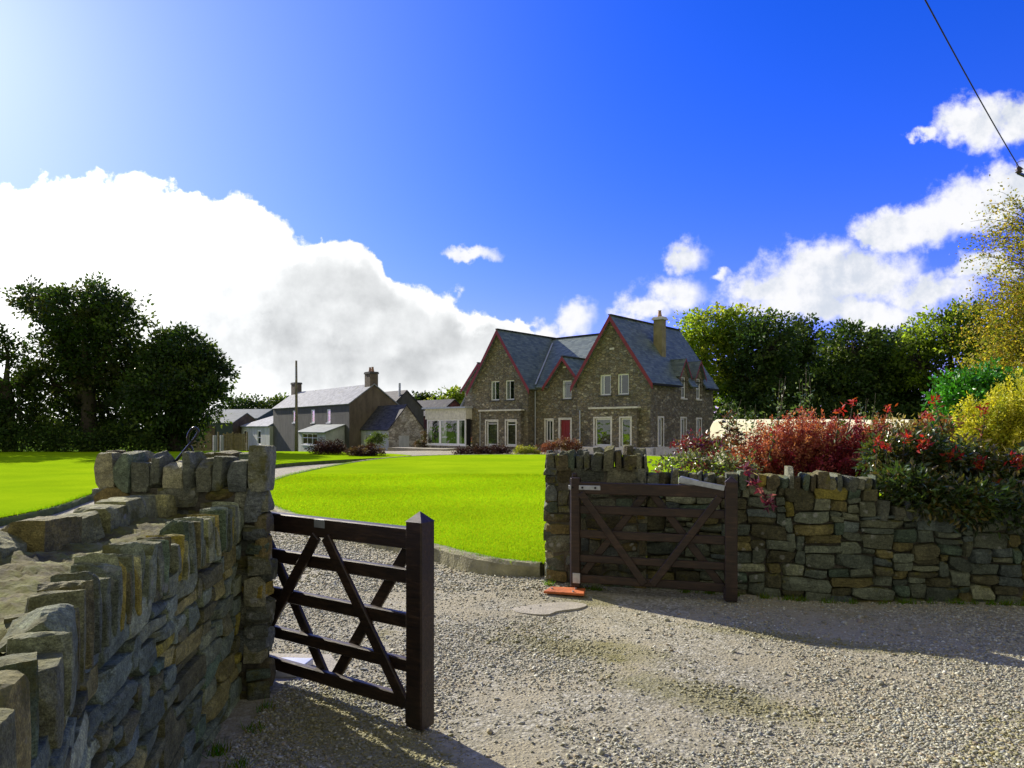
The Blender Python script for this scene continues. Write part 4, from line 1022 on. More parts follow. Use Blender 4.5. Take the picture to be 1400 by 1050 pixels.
# ------------------------------------------------------------------ plants
def leaves(mb, P, L, wid, col, r, out=None, fold=.25, outw=.6):
    n = len(P); d = r.normal(size=(n, 3))
    if out is not None: d = d*(1-outw*.5)+out*outw*1.6
    d /= np.linalg.norm(d, axis=1)[:, None]+1e-9
    s = np.cross(d, r.normal(size=(n, 3))); s /= np.linalg.norm(s, axis=1)[:, None]+1e-9; nr = np.cross(d, s)
    L = np.broadcast_to(L, (n,))[:, None]*r.uniform(.7, 1.25, (n, 1)); w = L*wid
    V = np.stack([P, P+d*L*.45+s*w*.5+nr*L*fold*.3, P+d*L, P+d*L*.45-s*w*.5+nr*L*fold*.3], 1).reshape(-1, 3)
    mb.add(V, [np.arange(4*n).reshape(-1, 4)], np.repeat(col, 4, 0))

def crown(mb, lobes, nclump, per, csize, leaf, wid, pal, r, base=None, shell=.5, var=.35, flat=.75, grad=None):
    """lobes: (centre xyz, radii xyz); clumps spread through each lobe's volume, leaves spread in each clump"""
    vol = np.array([np.prod(l[1])**(2/3) for l in lobes]); cnt = np.maximum(3, (vol/vol.sum()*nclump)).astype(int); cl = []
    pal = np.array(pal)
    for (c, rad), k in zip(lobes, cnt):
        d = r.normal(size=(k, 3)); d /= np.linalg.norm(d, axis=1)[:, None]; u = (shell+(1-shell)*r.random(k))[:, None]*r.uniform(.82, 1.1, (k, 1))
        cc = np.asarray(c)+d*u*np.asarray(rad); cl.append(cc)
        m_ = k*per; ci = np.repeat(np.arange(k), per); cs = csize*r.uniform(.6, 1.35, k)
        off = r.normal(size=(m_, 3)); off /= np.linalg.norm(off, axis=1)[:, None]; off *= (r.random(m_)**.45)[:, None]*np.array([1, 1, flat])*.85*cs[ci][:, None]
        ccol = pal[r.integers(0, len(pal), k)]*r.uniform(1-var, 1+var, (k, 1)); col = ccol[ci]*r.uniform(.75, 1.25, (m_, 1))
        o_ = d[ci]*.6+off/(np.linalg.norm(off, axis=1)[:, None]+1e-6)*.8; leaves(mb, cc[ci]+off, leaf, wid, np.clip(col, 0, 1), r, o_)
    return np.concatenate(cl)

def tree(name, label, base, lobes_px, Y, pal, seed, leaf=.2, nclump=300, per=40, csize=1.0, trunk=.35, fork=.35, group=None, dy=.8, mtl='leaf', branches=.35, shell=.5, parts=True, wid=.6, cat='tree', stems=1):
    r = np.random.default_rng(seed); base = np.asarray(base, float); e = thing(name, label, cat, base, 0, group)
    lobes = []
    for l in lobes_px:
        cx, cy, rx, ry = l[:4]; c = W(cx, cy, Y); s = Y/FP; c[1] += r.normal()*rx*s*.3; lobes.append((c-base, (rx*s, max(rx, ry)*s*dy, ry*s)))
    mb = MB(); cl = crown(mb, lobes, nclump, per, csize, leaf, wid, pal, r, shell=shell)
    cr = mb.build('crown', M[mtl], e)
    mb = MB(); top = max(c[2]+rd[2] for c, rd in lobes); fz = top*fork
    for st in range(stems):
        o_ = np.array([*(r.normal(0, trunk*1.5, 2) if stems > 1 else (0, 0)), 0]); cen = np.mean([c for c, _ in lobes], 0)
        forkp = np.array([cen[0]*.35, cen[1]*.35, fz])+o_
        tube(mb, [o_+(0, 0, -.3), o_*1.0+np.array([cen[0]*.05, 0, fz*.3]), o_+(forkp-o_)*.7, forkp], np.array([1.25, .95, .8, .72])*trunk, 10)
        for c, rd in lobes[st::stems]:
            mid = forkp*.5+c*.5+r.normal(size=3)*np.array(rd)*.15; tube(mb, [forkp, forkp*.75+mid*.25+(0, 0, .1), mid, c*.8+mid*.2, c+np.array([0, 0, rd[2]*.4])], np.array([.6, .5, .35, .2, .07])*trunk, 7)
    k = int(len(cl)*branches)
    cen_all = np.array([c for c, _ in lobes])
    for p_ in cl[r.permutation(len(cl))[:k]]:
        c = cen_all[np.argmin(((cen_all-p_)**2).sum(1))]; c = c*.85+forkp*.15; tube(mb, [c, c*.5+p_*.5+r.normal(size=3)*.15, p_], np.array([.16, .09, .03])*trunk, 5, cap=False)
    mb.build('trunk', M['bark'], e, smooth=True); return e

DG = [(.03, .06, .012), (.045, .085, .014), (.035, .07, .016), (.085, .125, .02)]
MG = [(.07, .12, .02), (.1, .16, .022), (.12, .165, .025)]
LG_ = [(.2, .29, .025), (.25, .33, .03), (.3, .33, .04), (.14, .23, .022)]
tree('broadleaf_tree', 'tallest dark broadleaf tree on the left lawn with sky gaps in its crown', (*W(122, 615, 47)[:2], 0), [(125, 425, 62, 44), (170, 445, 40, 45), (85, 470, 48, 45), (135, 500, 66, 50), (70, 530, 48, 48), (185, 515, 42, 48), (120, 560, 62, 42), (45, 410, 34, 26)], 47, DG+[(.06, .07, .015)], 101, .27, 780, 40, .85, .55, .38)
tree('broadleaf_tree', 'rounded dark broadleaf tree standing to the right of the tallest one', (*W(238, 612, 46)[:2], 0), [(245, 480, 42, 38), (270, 505, 36, 42), (220, 500, 36, 45), (240, 545, 62, 45), (285, 545, 24, 36), (232, 590, 46, 26)], 46, DG, 102, .26, 620, 40, .8, .42, .3)
tree('ivy_tree', 'half bare ivy clad tree with forked dead limbs at left edge', (*W(14, 615, 45)[:2], 0), [(5, 480, 26, 26), (-30, 470, 40, 50), (18, 565, 40, 42), (-25, 560, 55, 55), (28, 520, 12, 26)], 45, DG, 103, .24, 330, 36, .75, .4, .45, branches=.5)
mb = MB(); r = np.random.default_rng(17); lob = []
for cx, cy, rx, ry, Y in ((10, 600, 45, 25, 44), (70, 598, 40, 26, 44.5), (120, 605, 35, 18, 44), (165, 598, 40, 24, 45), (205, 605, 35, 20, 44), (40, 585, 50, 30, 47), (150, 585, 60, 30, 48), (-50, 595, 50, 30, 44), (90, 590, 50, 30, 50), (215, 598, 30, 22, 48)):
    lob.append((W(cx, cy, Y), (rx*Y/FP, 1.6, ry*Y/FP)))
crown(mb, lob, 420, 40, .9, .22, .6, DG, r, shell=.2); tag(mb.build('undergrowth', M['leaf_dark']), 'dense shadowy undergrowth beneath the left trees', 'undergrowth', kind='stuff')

WD = 'woodland trees behind the house'
WDG = [tuple(min(1, v*1.35) for v in c) for c in DG]
for nm, lab, px, Y, lob, pal, sd in (
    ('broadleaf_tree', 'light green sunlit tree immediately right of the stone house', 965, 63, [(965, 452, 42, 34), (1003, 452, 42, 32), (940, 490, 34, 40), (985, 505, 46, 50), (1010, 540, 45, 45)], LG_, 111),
    ('broadleaf_tree', 'dark round topped tree just right of the light green one', 1045, 60, [(1045, 468, 42, 40), (1030, 515, 46, 50), (1065, 530, 40, 50), (1040, 560, 50, 40)], WDG, 112),
    ('broadleaf_tree', 'narrow dark tree in the dip of the woodland skyline', 1100, 64, [(1100, 464, 42, 34), (1078, 490, 30, 40), (1095, 520, 42, 50), (1115, 550, 40, 45)], WDG+MG[:1], 113),
    ('broadleaf_tree', 'broad dark tree at the middle of the woodland above the red bush', 1165, 60, [(1160, 478, 46, 38), (1195, 500, 38, 42), (1140, 520, 46, 46), (1180, 550, 55, 45)], WDG, 114),
    ('broadleaf_tree', 'low shadowy tree filling the gap left of the pale crowned one', 1232, 63, [(1230, 484, 44, 42), (1210, 500, 30, 40), (1245, 545, 45, 45), (1215, 560, 40, 40)], WDG+MG[:1], 115),
    ('broadleaf_tree', 'pale green broad crowned tree behind the golden birch', 1300, 58, [(1285, 455, 52, 42), (1330, 452, 48, 42), (1262, 495, 40, 42), (1320, 515, 60, 55), (1375, 480, 50, 60)], LG_[:2]+MG, 116)):
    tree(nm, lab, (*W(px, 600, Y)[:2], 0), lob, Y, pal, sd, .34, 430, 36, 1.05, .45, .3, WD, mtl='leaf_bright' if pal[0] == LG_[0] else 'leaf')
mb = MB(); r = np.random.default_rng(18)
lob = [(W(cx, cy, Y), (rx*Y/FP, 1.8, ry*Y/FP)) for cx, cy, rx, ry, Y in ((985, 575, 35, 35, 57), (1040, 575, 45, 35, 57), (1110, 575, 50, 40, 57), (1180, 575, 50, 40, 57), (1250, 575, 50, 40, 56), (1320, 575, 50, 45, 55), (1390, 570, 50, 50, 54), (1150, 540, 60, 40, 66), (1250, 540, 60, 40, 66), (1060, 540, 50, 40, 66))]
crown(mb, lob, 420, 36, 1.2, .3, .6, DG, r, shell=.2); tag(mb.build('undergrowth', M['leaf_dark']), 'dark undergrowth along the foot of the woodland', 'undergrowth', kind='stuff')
for nm, lab, px, Y, lob, pal, sd in (
    ('distant_tree', 'small dark round tree beyond the farm shed roofs', 338, 115, [(338, 556, 30, 14), (322, 560, 18, 12)], DG, 121),
    ('distant_tree', 'small olive tree beyond the left farmhouse chimney', 383, 118, [(383, 556, 22, 14), (400, 560, 14, 14)], MG, 122),
    ('distant_tree', 'small bright green tree seen over the sunroom roof', 618, 100, [(620, 546, 18, 14), (606, 556, 16, 12), (632, 552, 14, 16)], LG_, 123),
    ('distant_tree', 'small dark tree peeping over the rear farmhouse wing', 580, 110, [(578, 548, 14, 8), (590, 552, 12, 8)], DG, 124)):
    tree(nm, lab, (*W(px, 590, Y)[:2], -1), lob, Y, pal, sd, .5, 60, 40, 1.3, .4, .3, 'distant trees beyond the farm')

def shrub(name, label, base, lobes_px, Y, pal, seed, leaf, nclump, per, csize, mtl='leaf', cat='shrub', group=None, wid=.5, shell=.25, dy=1.0, stems=10, stem_r=.012, var=.3):
    r = np.random.default_rng(seed); base = np.asarray(base, float); e = thing(name, label, cat, base, 0, group); lobes = []
    for l in lobes_px:
        c = W(l[0], l[1], Y+(l[4] if len(l) > 4 else 0)); s = Y/FP; lobes.append((c-base, (l[2]*s, l[2]*s*dy, l[3]*s)))
    mb = MB(); cl = crown(mb, lobes, nclump, per, csize, leaf, wid, pal, r, shell=shell, var=var); mb.build('foliage', M[mtl], e); mb = MB()
    for p_ in cl[r.permutation(len(cl))[:stems]]: tube(mb, [(r.normal()*.06, r.normal()*.06, -.05), p_*np.array([.35, .35, .5])+r.normal(size=3)*.05, p_], [stem_r, stem_r*.7, stem_r*.3], 5)
    mb.build('stems', M['bark'], e, smooth=True); return e
PU = [(.035, .012, .014), (.05, .018, .018), (.03, .016, .012), (.07, .035, .02)]
shrub('clipped_shrub', 'round dark purple shrub on the lawn before the farmhouse porch', (*W(447, 622, 39.5)[:2], .1), [(447, 613, 24, 12), (436, 613, 13, 9), (459, 614, 13, 9)], 39.5, PU, 201, .09, 150, 40, .28, 'leaf_dark', group='dark shrubs round the lawns')
shrub('clipped_shrub', 'low spreading dark shrub with pale top before the outbuilding', (*W(497, 626, 37.5)[:2], .1), [(485, 619, 16, 8), (505, 617, 22, 10), (497, 618, 26, 8)], 37.5, PU+[(.2, .14, .06), (.09, .05, .03)], 202, .09, 170, 40, .26, 'leaf_dark', group='dark shrubs round the lawns')
shrub('clipped_shrub', 'long dark purple hedge bush before the left bay window', (*W(660, 628, 40.6)[:2], 0), [(633, 620, 13, 7), (655, 619, 20, 9), (682, 618, 20, 10)], 40.6, PU, 203, .09, 200, 40, .26, 'leaf_dark', group='dark shrubs round the lawns')
shrub('yellow_shrub', 'small yellow green shrub beside the dark hedge bush', (*W(720, 626, 41)[:2], 0), [(714, 618, 12, 9), (728, 619, 12, 7)], 41, [(.3, .33, .03), (.36, .36, .06), (.2, .26, .03)], 204, .09, 90, 40, .25)
shrub('russet_shrub', 'russet leaved shrub before the red front door', (*W(765, 620, 40.5)[:2], 0), [(752, 612, 14, 10), (770, 608, 16, 9), (785, 612, 12, 10)], 40.5, [(.2, .07, .05), (.14, .05, .04), (.16, .1, .05)], 205, .1, 110, 36, .28)
shrub('green_bush', 'bright green bush against the outbuilding wall', (*W(515, 612, 55)[:2], -.2), [(516, 600, 13, 9), (507, 604, 8, 7)], 55, MG, 206, .12, 60, 40, .3)
shrub('climbing_bush', 'tangled brown bush between outbuilding gable and sunroom', (*W(586, 616, 55)[:2], -.2), [(585, 600, 8, 14), (592, 606, 8, 10), (573, 608, 8, 8)], 55, [(.06, .06, .02), (.1, .06, .03)], 207, .12, 60, 40, .3)
shrub('box_hedge', 'clipped green hedge at right foot of the stone house', (*W(965, 612, 31)[:2], 0), [(952, 608, 10, 8), (965, 607, 12, 8), (980, 608, 12, 9), (995, 608, 12, 9)], 31, [(.05, .09, .015), (.08, .13, .02)], 208, .08, 140, 40, .25)
# sunroom plants
for px_, c_ in ((606, (.45, .15, .03)), (628, (.4, .2, .03)), (640, (.35, .1, .03))):
    r = np.random.default_rng(int(px_)); mb = MB(); p = W(px_, 606, 55.8); crown(mb, [(np.array([p[0], p[1], .62]), (.45, .12, .22))], 14, 20, .22, .08, .5, [c_, (.1, .2, .03)], r)
    tag(mb.build('flowering_plant', M['leaf']), {606: 'orange flowering plant behind left sunroom pane', 628: 'yellow orange flowers behind middle of the wide sunroom pane', 640: 'reddish flowers near right end of the wide sunroom pane'}[px_], 'plant')

# -- the bed on the right wall
ORR = [(.46, .14, .07), (.40, .09, .06), (.52, .22, .10), (.34, .06, .05)]; WINE = [(.38, .04, .065), (.29, .028, .06), (.46, .09, .08), (.2, .02, .04), (.52, .15, .11)]
RED = [(.30, .05, .025), (.22, .03, .03), (.36, .1, .03), (.14, .018, .028), (.40, .14, .04)]
def twiggy(name, label, base, lobes, Y, pal, seed, n, leaf, per=60, cat='shrub', wid=.5, mtl='leaf', spread=.02, group=None):
    """fine leaved shrub: leaves set along arching twigs"""
    r = np.random.default_rng(seed); base = np.asarray(base, float); e = thing(name, label, cat, base, 0, group); tw = MB(); lf = MB(); pal = np.array(pal); wts = np.array([l[2]*l[3] for l in lobes], float); wts /= wts.sum()
    for k in range(n):
        l = lobes[r.choice(len(lobes), p=wts)]; c = W(l[0], l[1], Y)-base; s = Y/FP; d = r.normal(size=3); d /= np.linalg.norm(d); d[2] = d[2]*.8+.25
        tip = c+d*np.array([l[2], l[2], l[3]])*s*r.uniform(.55, 1.08); st = np.array([c[0]*.55, c[1]*.5, 0])+r.normal(size=3)*np.array([.12, .12, .02])
        mid = st*.45+tip*.55+np.array([0, 0, .12*r.random()]); t = np.linspace(0, 1, 7)[:, None]; pts = (1-t)**2*st+2*t*(1-t)*mid+t*t*tip
        if k % 2 == 0: tube(tw, pts, np.linspace(.006, .0015, 7), 4, cap=False)
        u = (1-r.random(per)**1.6*.75)[:, None]; P_ = (1-u)**2*st+2*u*(1-u)*mid+u*u*tip+r.normal(size=(per, 3))*spread
        pp = np.array(l[4]) if len(l) > 4 else pal; col = pp[r.integers(len(pp))]*r.uniform(.65, 1.3, (per, 1)); leaves(lf, P_, leaf, wid, np.clip(col, 0, 1), r, np.broadcast_to(d, (per, 3)), outw=.35)
    lf.build('foliage', M[mtl], e); tw.build('twigs', M['bark'], e, smooth=True); return e
twiggy('barberry_bush', 'orange to wine red fine leaved bush on top of the wall', (*W(1110, 640, 8.4)[:2], .7), [(1062, 612, 56, 34, ORR), (1100, 602, 54, 42, ORR), (1150, 606, 58, 36), (1195, 608, 52, 32), (1040, 630, 44, 22, ORR), (1130, 632, 90, 24)], 8.4, WINE, 301, 1150, .034, 58)
twiggy('golden_shrub', 'yellow leaved shrub at right edge behind the red tipped hedge', (*W(1365, 640, 9.6)[:2], .7), [(1345, 580, 36, 40), (1380, 560, 40, 42), (1410, 555, 45, 45), (1330, 600, 30, 25), (1375, 605, 50, 25)], 9.6, [(.60, .56, .03), (.68, .62, .06), (.5, .5, .03), (.36, .4, .03)], 302, 620, .05, 50, wid=.42)
shrub('laurel_bush', 'glossy bright green laurel behind the yellow shrub', (*W(1320, 640, 12)[:2], .4), [(1310, 540, 32, 32), (1345, 525, 36, 26), (1295, 575, 26, 30), (1380, 530, 30, 30), (1335, 575, 40, 40), (1275, 600, 16, 14)], 12, [(.05, .22, .015), (.08, .30, .02), (.035, .15, .012)], 303, .085, 330, 26, .22, 'leaf_gloss', wid=.5)
PH = [(.045, .085, .016), (.07, .125, .022), (.09, .14, .025), (.03, .05, .014), (.15, .12, .025), (.10, .11, .02)]
e = shrub('photinia_hedge', 'red tipped dark green hedge spilling over the wall at right', (*W(1300, 660, 7.2)[:2], .7), [(1215, 625, 34, 30), (1260, 622, 34, 36), (1300, 635, 40, 36), (1345, 645, 36, 34), (1390, 650, 40, 40), (1232, 668, 40, 30, -.42), (1275, 680, 40, 24, -.55), (1325, 684, 50, 24, -.62), (1380, 688, 40, 26, -.65), (1430, 660, 40, 45)], 7.2, PH, 304, .075, 520, 30, .2, 'leaf_gloss', wid=.42)
r = np.random.default_rng(31); mb = MB(); pb = W(1300, 660, 7.2); pb[2] = .7
for px_, py_, n_, rd in ((1213, 612, 26, .05), (1200, 605, 20, .05), (1237, 598, 22, .05), (1262, 607, 40, .07), (1302, 622, 34, .06), (1338, 634, 40, .06), (1392, 630, 40, .07), (1362, 662, 26, .05), (1268, 570, 22, .06), (1278, 548, 16, .05), (1345, 560, 18, .06), (1216, 560, 18, .05), (1148, 560, 14, .05), (1166, 550, 14, .05), (1060, 588, 10, .05)):
    mb = MB(); c = W(px_, py_, 6.9 if py_ > 590 else 7.6)-pb; P_ = c+r.normal(size=(n_, 3))*rd*.45; col = np.array([(.46, .025, .02), (.32, .018, .03), (.55, .11, .03)])[r.integers(0, 3, n_)]*r.uniform(.6, 1.2, (n_, 1))
    o_ = np.broadcast_to(np.array([0, -.2, .6]), (n_, 3)); leaves(mb, P_, .06, .42, col, r, o_, outw=.35); tp = mb.build('red_tip', M['leaf'], e)
    mb = MB(); dn = np.array([r.normal()*.04, .08, -.34]); tube(mb, [c+dn, c+dn*.5+r.normal(size=3)*.012, c], [.007, .005, .003], 5); mb.build('stem', M['bark'], tp, smooth=True)
    if py_ < 592:
        mb = MB(); u = r.random(26)[:, None]; leaves(mb, c+dn*(.15+.85*u)+r.normal(size=(26, 3))*.03, .06, .4, np.array([(.07, .11, .02), (.18, .10, .03), (.26, .07, .03)])[r.integers(0, 3, 26)], r); mb.build('leaves', M['leaf'], tp)
twiggy('russet_photinia', 'bronze and green leafy shrub between red bush and laurel', (*W(1240, 650, 8.2)[:2], .7), [(1235, 600, 40, 30), (1205, 590, 30, 26), (1275, 590, 30, 34)], 8.2, [(.28, .16, .04), (.18, .17, .03), (.3, .09, .04), (.36, .3, .08), (.1, .13, .03)], 305, 150, .06, 26, spread=.04)
shrub('pale_leaved_shrub', 'low cream and green leaved shrub just behind the wall top', (*W(960, 650, 7.9)[:2], .5), [(915, 640, 18, 12), (945, 634, 24, 16), (980, 638, 30, 18), (1010, 640, 24, 16)], 7.9, [(.16, .2, .06), (.3, .32, .16), (.1, .14, .04), (.2, .06, .05)], 306, .055, 110, 16, .16, 'leaf_gloss', wid=.45, stem_r=.006)
shrub('wine_red_shrub', 'small wine red shrub between the pale shrub and the house plinth', (*W(930, 640, 9)[:2], .3), [(934, 612, 12, 12), (955, 605, 14, 12), (970, 612, 14, 10)], 9, [(.2, .012, .035), (.28, .02, .05), (.12, .01, .02), (.24, .14, .08)], 307, .06, 56, 14, .16, 'leaf_gloss', wid=.45, stem_r=.006)
shrub('tall_russet_plant', 'tall thin dark leaved plant silhouetted on the cream wall', (*W(1000, 640, 8.6)[:2], .5), [(997, 575, 9, 14), (1003, 595, 12, 14), (1000, 612, 14, 12)], 8.6, [(.06, .03, .02), (.12, .05, .03), (.05, .06, .02), (.2, .1, .06)], 308, .06, 34, 11, .14, 'leaf_gloss', wid=.45, stems=6, stem_r=.006)
for px_, py0, Y, lab, sd in ((1068, 512, 13, 'tallest slender sapling behind the red bush', 311), (1103, 500, 13.5, 'leaning bare tipped sapling behind the red bush', 312), (1005, 540, 14, 'thin pale leaved sapling beside the house corner', 313), (1190, 535, 13, 'thin green sapling behind the bronze shrub', 314), (1030, 552, 13.5, 'short pale leaved sapling in front of the dark wood', 315)):
    b = W(px_-14, 640, Y); b[2] = .3; r = np.random.default_rng(sd); e = thing('sapling', lab, 'sapling', b, 0, 'young saplings behind the wall'); lf, tw = MB(), MB()
    for k in range(5):
        t = W(px_+r.normal()*9, py0+abs(r.normal())*18, Y+r.normal()*.2)-b; pts = np.array([t*f+np.array([r.normal()*.02, 0, 0]) for f in np.linspace(0, 1, 7)]); tube(tw, pts, np.linspace(.014, .003, 7), 5)
        u = r.uniform(.25, .92, 46)[:, None]; leaves(lf, t*u+r.normal(size=(46, 3))*.075, .075, .5, np.array([(.1, .16, .05), (.06, .11, .03), (.2, .24, .1)])[r.integers(0, 3, 46)]*r.uniform(.7, 1.3, (46, 1)), r)
    lf.build('foliage', M['leaf_gloss'], e); tw.build('stems', M['bark'], e, smooth=True)
# wine red sprig hanging over the coping
b = W(1022, 648, 6.85); e = thing('hanging_sprig', 'dark red leafy sprig drooping over the coping beside the gate post', 'sprig', b); r = np.random.default_rng(41); lf, tw = MB(), MB()
pts = smooth_poly([W(1022, 640, 7.1)-b, W(1018, 640, 6.75)-b, W(1030, 660, 6.6)-b, W(1045, 678, 6.56)-b, W(1054, 692, 6.55)-b], 6, False); tube(tw, pts, np.linspace(.007, .003, len(pts)), 5)
pi = pts[r.integers(4, len(pts), 60)]; leaves(lf, pi+r.normal(size=(60, 3))*.018, .085, .42, np.array([(.16, .015, .04), (.10, .01, .03), (.36, .12, .16)])[r.integers(0, 3, 60)], r)
lf.build('foliage', M['leaf_gloss'], e); tw.build('stem', M['bark'], e, smooth=True)
# golden birch at the right edge
GO = [(.2, .22, .025), (.30, .28, .03), (.42, .35, .04), (.14, .18, .02), (.28, .19, .025)]
bb = np.array([10.25, 13.5, 0]); e = thing('birch_tree', 'golden leaved birch leaning in at the right edge', 'tree', bb); r = np.random.default_rng(51); lf, tw = MB(), MB()
tube(tw, [(0, 0, -.2), (.05, 0, 1.5), (-.05, .05, 3.2), (-.2, 0, 4.7), (-.25, 0, 5.9)], [.13, .11, .08, .045, .015], 10)
for k in range(250):
    z0 = r.uniform(1.5, 5.8); st = np.array([np.interp(z0, [0, 3.2, 6.4], [0, -.05, -.25]), 0, z0]); L_ = (1.75-.16*z0)*r.uniform(.5, 1.0)+.25
    a = r.uniform(0, 6.28); tip = st+np.array([math.cos(a)*L_, math.sin(a)*L_*.9, r.uniform(-.25, .55)]); mid = (st+tip)/2+(0, 0, .25); t = np.linspace(0, 1, 6)[:, None]; pts = (1-t)**2*st+2*t*(1-t)*mid+t*t*tip; tube(tw, pts, np.linspace(.009, .0015, 6), 4, cap=False)
    n_ = int(210 if z0 < 4.2 else 55); u = r.uniform(.15, 1, n_)[:, None]; P_ = (1-u)**2*st+2*u*(1-u)*mid+u*u*tip+r.normal(size=(n_, 3))*.11
    leaves(lf, P_, .055, .62, np.array(GO)[r.integers(0, 5, n_)]*r.uniform(.6, 1.3, (n_, 1)), r)
lf.build('crown', M['leaf_bright'], e); tw.build('trunk', M['bark'], e, smooth=True)

# ------------------------------------------------------------------ sky and light
SUN_AZ, SUN_EL = R(-43), R(25)
wd = bpy.data.worlds.new('World'); C.world = wd; wd.use_nodes = True; N = NT(wd.node_tree); bg = wd.node_tree.nodes['Background']
sky = N.n('ShaderNodeTexSky', sky_type='NISHITA'); sky.sun_disc = False; sky.sun_elevation = SUN_EL; sky.sun_rotation = SUN_AZ
sky.air_density = 1.0; sky.dust_density = .1; sky.ozone_density = 2.5; sky.altitude = 50
gen = N.n('ShaderNodeTexCoord').outputs['Generated']; sp = N.n('ShaderNodeSeparateXYZ'); N.set(sp.inputs[0], gen)
yc = N.math('MAXIMUM', sp.outputs[1], .03)
cx = N.n('ShaderNodeCombineXYZ'); N.set(cx.inputs[0], N.math('DIVIDE', sp.outputs[0], yc)); N.set(cx.inputs[1], N.math('DIVIDE', sp.outputs[2], yc)); P0 = cx.outputs[0]
w1 = N.vmath('SCALE', N.vmath('SUBTRACT', N.noise(P0, 7, 4, .6, out=1, dim='2D'), (.5, .5, .5)), scale=.07)
w2 = N.vmath('SCALE', N.vmath('SUBTRACT', N.noise(P0, 24, 5, .62, out=1, dim='2D'), (.5, .5, .5)), scale=.036)
PW = N.vmath('ADD', N.vmath('ADD', P0, w1), w2)
def field(ells, P_):
    f = None
    for ex, ey, rx, ry in ells:
        v = N.vmath('MULTIPLY', N.vmath('SUBTRACT', P_, ((ex-700)/FP, (585-ey)/FP, 0)), (FP/rx, FP/ry, 0)); q = N.math('SUBTRACT', 1.0, N.vmath('LENGTH', v))
        f = q if f is None else N.math('SMOOTH_MAX', f, q, .12)
    return f
fA = field([(40, 430, 210, 190), (150, 400, 160, 165), (255, 400, 140, 145), (345, 420, 100, 135), (440, 440, 90, 112), (505, 425, 48, 78), (560, 500, 130, 88), (680, 530, 130, 92), (300, 560, 460, 200), (480, 480, 150, 110)], PW)
fb = N.noise(P0, 5.5, 8, .62, dim='2D'); fb2 = N.noise(N.vmath('ADD', P0, (-.012, .012, 0)), 5.5, 8, .62, dim='2D')
fi = N.noise(P0, 24, 6, .62, dim='2D')
PV = N.vmath('ADD', P0, N.vmath('SCALE', N.vmath('SUBTRACT', N.noise(P0, 14, 5, .6, out=1, dim='2D'), (.5, .5, .5)), scale=.07))
vb = N.voro(PV, 9.5, 'SMOOTH_F1', dim='2D'); vb2 = N.voro(N.vmath('ADD', PV, (-.014, .016, 0)), 9.5, 'SMOOTH_F1', dim='2D')
bil = N.math('SUBTRACT', vb2, vb)
dA = N.math('ADD', N.math('ADD', N.math('MULTIPLY', fA, 1.5), N.math('MULTIPLY', N.math('SUBTRACT', .42, vb), .45)), N.math('ADD', N.math('MULTIPLY', N.math('SUBTRACT', fb, .5), .55), N.math('MULTIPLY', N.math('SUBTRACT', fi, .5), .42)))
cA = N.maprange(dA, .0, .11)
fB = field([(640, 347, 46, 13), (775, 432, 42, 30), (735, 452, 48, 18), (925, 405, 66, 40), (945, 355, 36, 34), (875, 430, 50, 22), (990, 378, 26, 14), (1135, 375, 85, 48), (1060, 400, 75, 38), (1205, 370, 90, 45), (1275, 400, 90, 38), (1340, 375, 65, 24), (1160, 425, 210, 36), (1245, 305, 88, 34), (1335, 278, 90, 48), (1400, 255, 70, 44), (1195, 322, 40, 16), (1325, 165, 78, 36), (1395, 165, 70, 40), (1268, 185, 36, 13)], PW)
dB = N.math('ADD', N.math('MULTIPLY', fB, 1.1), N.math('ADD', N.math('MULTIPLY', N.math('SUBTRACT', fb, .5), 1.5), N.math('MULTIPLY', N.math('SUBTRACT', fi, .5), .8)))
cB = N.math('MULTIPLY', N.maprange(dB, -.02, .66), .97)
rel = N.math('SUBTRACT', fb, fb2)           # relief facing the sun
sepP = N.n('ShaderNodeSeparateXYZ'); N.set(sepP.inputs[0], P0)
gA = field([(450, 465, 250, 125), (640, 500, 150, 80), (330, 470, 140, 90)], PW)
gs = N.maprange(N.math('ADD', N.math('MULTIPLY', gA, 1.0), N.math('ADD', N.math('MULTIPLY', N.math('SUBTRACT', fb, .5), .9), N.math('MULTIPLY', N.math('SUBTRACT', fi, .5), .3))), -.2, .62)
low = N.maprange(sepP.outputs[1], .03, .075)
gs = N.math('MULTIPLY', N.math('MULTIPLY', gs, low), N.maprange(dA, .1, .5))
shA = N.math('SUBTRACT', 1.0, N.math('MULTIPLY', gs, .25)); shA = N.math('ADD', shA, N.math('ADD', N.math('MULTIPLY', rel, .6), N.math('MULTIPLY', N.math('MULTIPLY', bil, .55), gs)))
leftb = N.maprange(sepP.outputs[0], -.2, -.75, 1.0, 1.5)
EXP = .75; WH = 1.12/2**EXP
colA = N.mix(1, N.ramp(shA, [(.5, (.80, .83, .86)), (.85, (.95, .97, .98)), (1, (1, 1, 1))]), (1, 1, 1), 'MULTIPLY')
vA = N.math('MULTIPLY', N.math('MULTIPLY', N.math('MAXIMUM', shA, .3), leftb), WH)
shB = N.math('ADD', .86, N.math('ADD', N.math('ADD', N.math('MULTIPLY', rel, 1.6), N.math('MULTIPLY', bil, .5)), N.math('MULTIPLY', N.math('SUBTRACT', fi, .5), .2)))
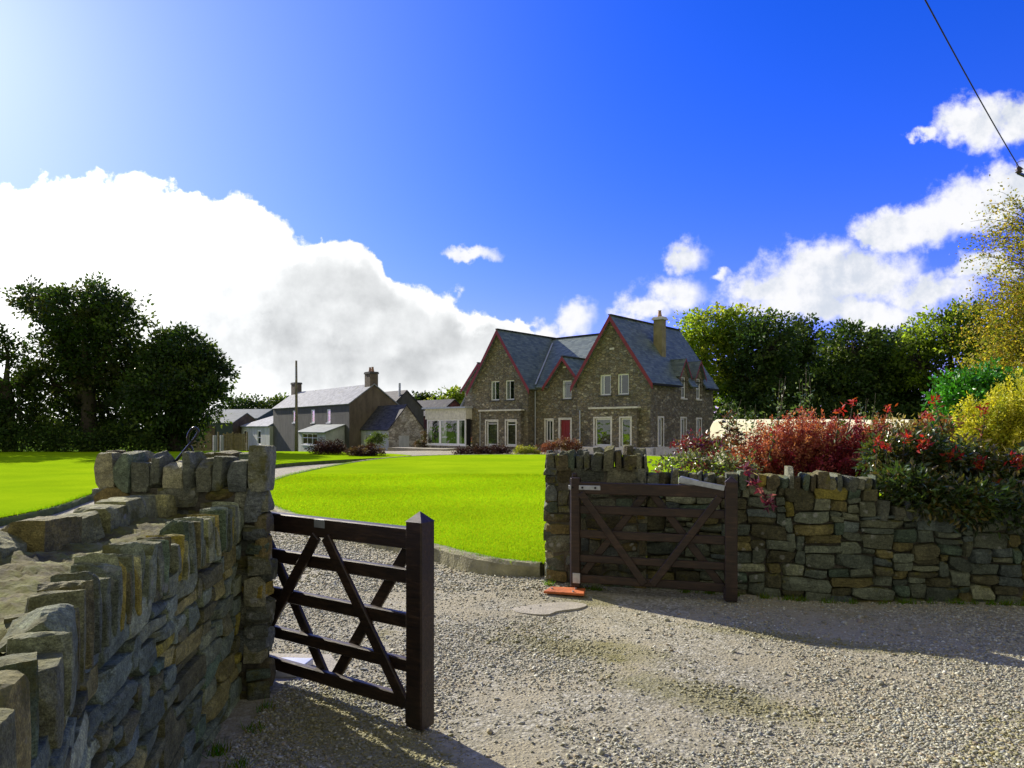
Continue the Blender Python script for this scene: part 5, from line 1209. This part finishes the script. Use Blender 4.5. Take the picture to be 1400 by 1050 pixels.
# clear sky: deepened blue
sk = N.vmath('SCALE', sky.outputs[0], scale=.076)
hs = N.n('ShaderNodeHueSaturation'); hs.inputs['Saturation'].default_value = 1.42; hs.inputs['Value'].default_value = 1.0; N.set(hs.inputs['Color'], sk)
skc = N.mix(1, hs.outputs[0], (1.0, .70, 1.95), 'MULTIPLY')
sund = (math.sin(SUN_AZ)*math.cos(SUN_EL), math.cos(SUN_AZ)*math.cos(SUN_EL), math.sin(SUN_EL))
dt = N.math('MAXIMUM', N.vmath('DOT_PRODUCT', gen, sund), 0)
glow = N.math('ADD', N.math('MULTIPLY', N.math('POWER', dt, 8), .22), N.math('MULTIPLY', N.math('POWER', dt, 60), .15))
gv = N.n('ShaderNodeCombineColor'); 
for i_, k_ in enumerate((.78, .95, 1.0)): N.set(gv.inputs[i_], N.math('MULTIPLY', glow, k_))
skc = N.vmath('ADD', skc, gv.outputs[0])
cloudB = N.vmath('SCALE', N.mix(N.maprange(shB, .6, 1.0), (.70, .75, .82), (1, 1, 1)), scale=WH*.9)
c1 = N.mix(cB, skc, cloudB)
c2 = N.mix(cA, c1, N.vmath('SCALE', colA, scale=vA))
fill_mask = N.maprange(N.math('ADD', N.noise(gen, 2.2, 7, .6), N.math('MULTIPLY', sp.outputs[1], -.5)), .42, .6)
fill_cloud = N.vmath('SCALE', N.ramp(N.noise(gen, 3.1, 6, .6), [(.3, (.55, .54, .5)), (.7, (1, .98, .92))]), scale=.34)  # unseen cloud cover behind the camera, added as neutral fill light
front = N.maprange(sp.outputs[1], .05, .2); fin = N.mix(front, N.mix(fill_mask, skc, fill_cloud), c2)
up = N.maprange(sp.outputs[2], -.02, .0); fin = N.mix(up, (.25, .28, .2), fin)
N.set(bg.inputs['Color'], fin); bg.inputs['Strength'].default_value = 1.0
sl = bpy.data.lights.new('sun', 'SUN'); sl.energy = 5.0; sl.angle = R(.55); sl.color = (1, .92, .77)
so = bpy.data.objects.new('sun', sl); C.collection.objects.link(so); so.rotation_euler = Vector(sund).to_track_quat('Z', 'Y').to_euler()

cam = bpy.data.cameras.new('camera'); co = bpy.data.objects.new('camera', cam); C.collection.objects.link(co); C.camera = co
co.location = (0, 0, EYE); co.rotation_euler = (R(90), 0, 0); cam.sensor_width = 36; cam.lens = FP/1400*36; cam.shift_y = 60/1400; cam.clip_end = 3000; cam.clip_start = .05
vs = C.view_settings; vs.view_transform = 'Standard'; vs.look = 'None'; vs.exposure = EXP; vs.gamma = 1
C.cycles.max_bounces = 6; C.cycles.transparent_max_bounces = 6; C.cycles.use_denoising = True
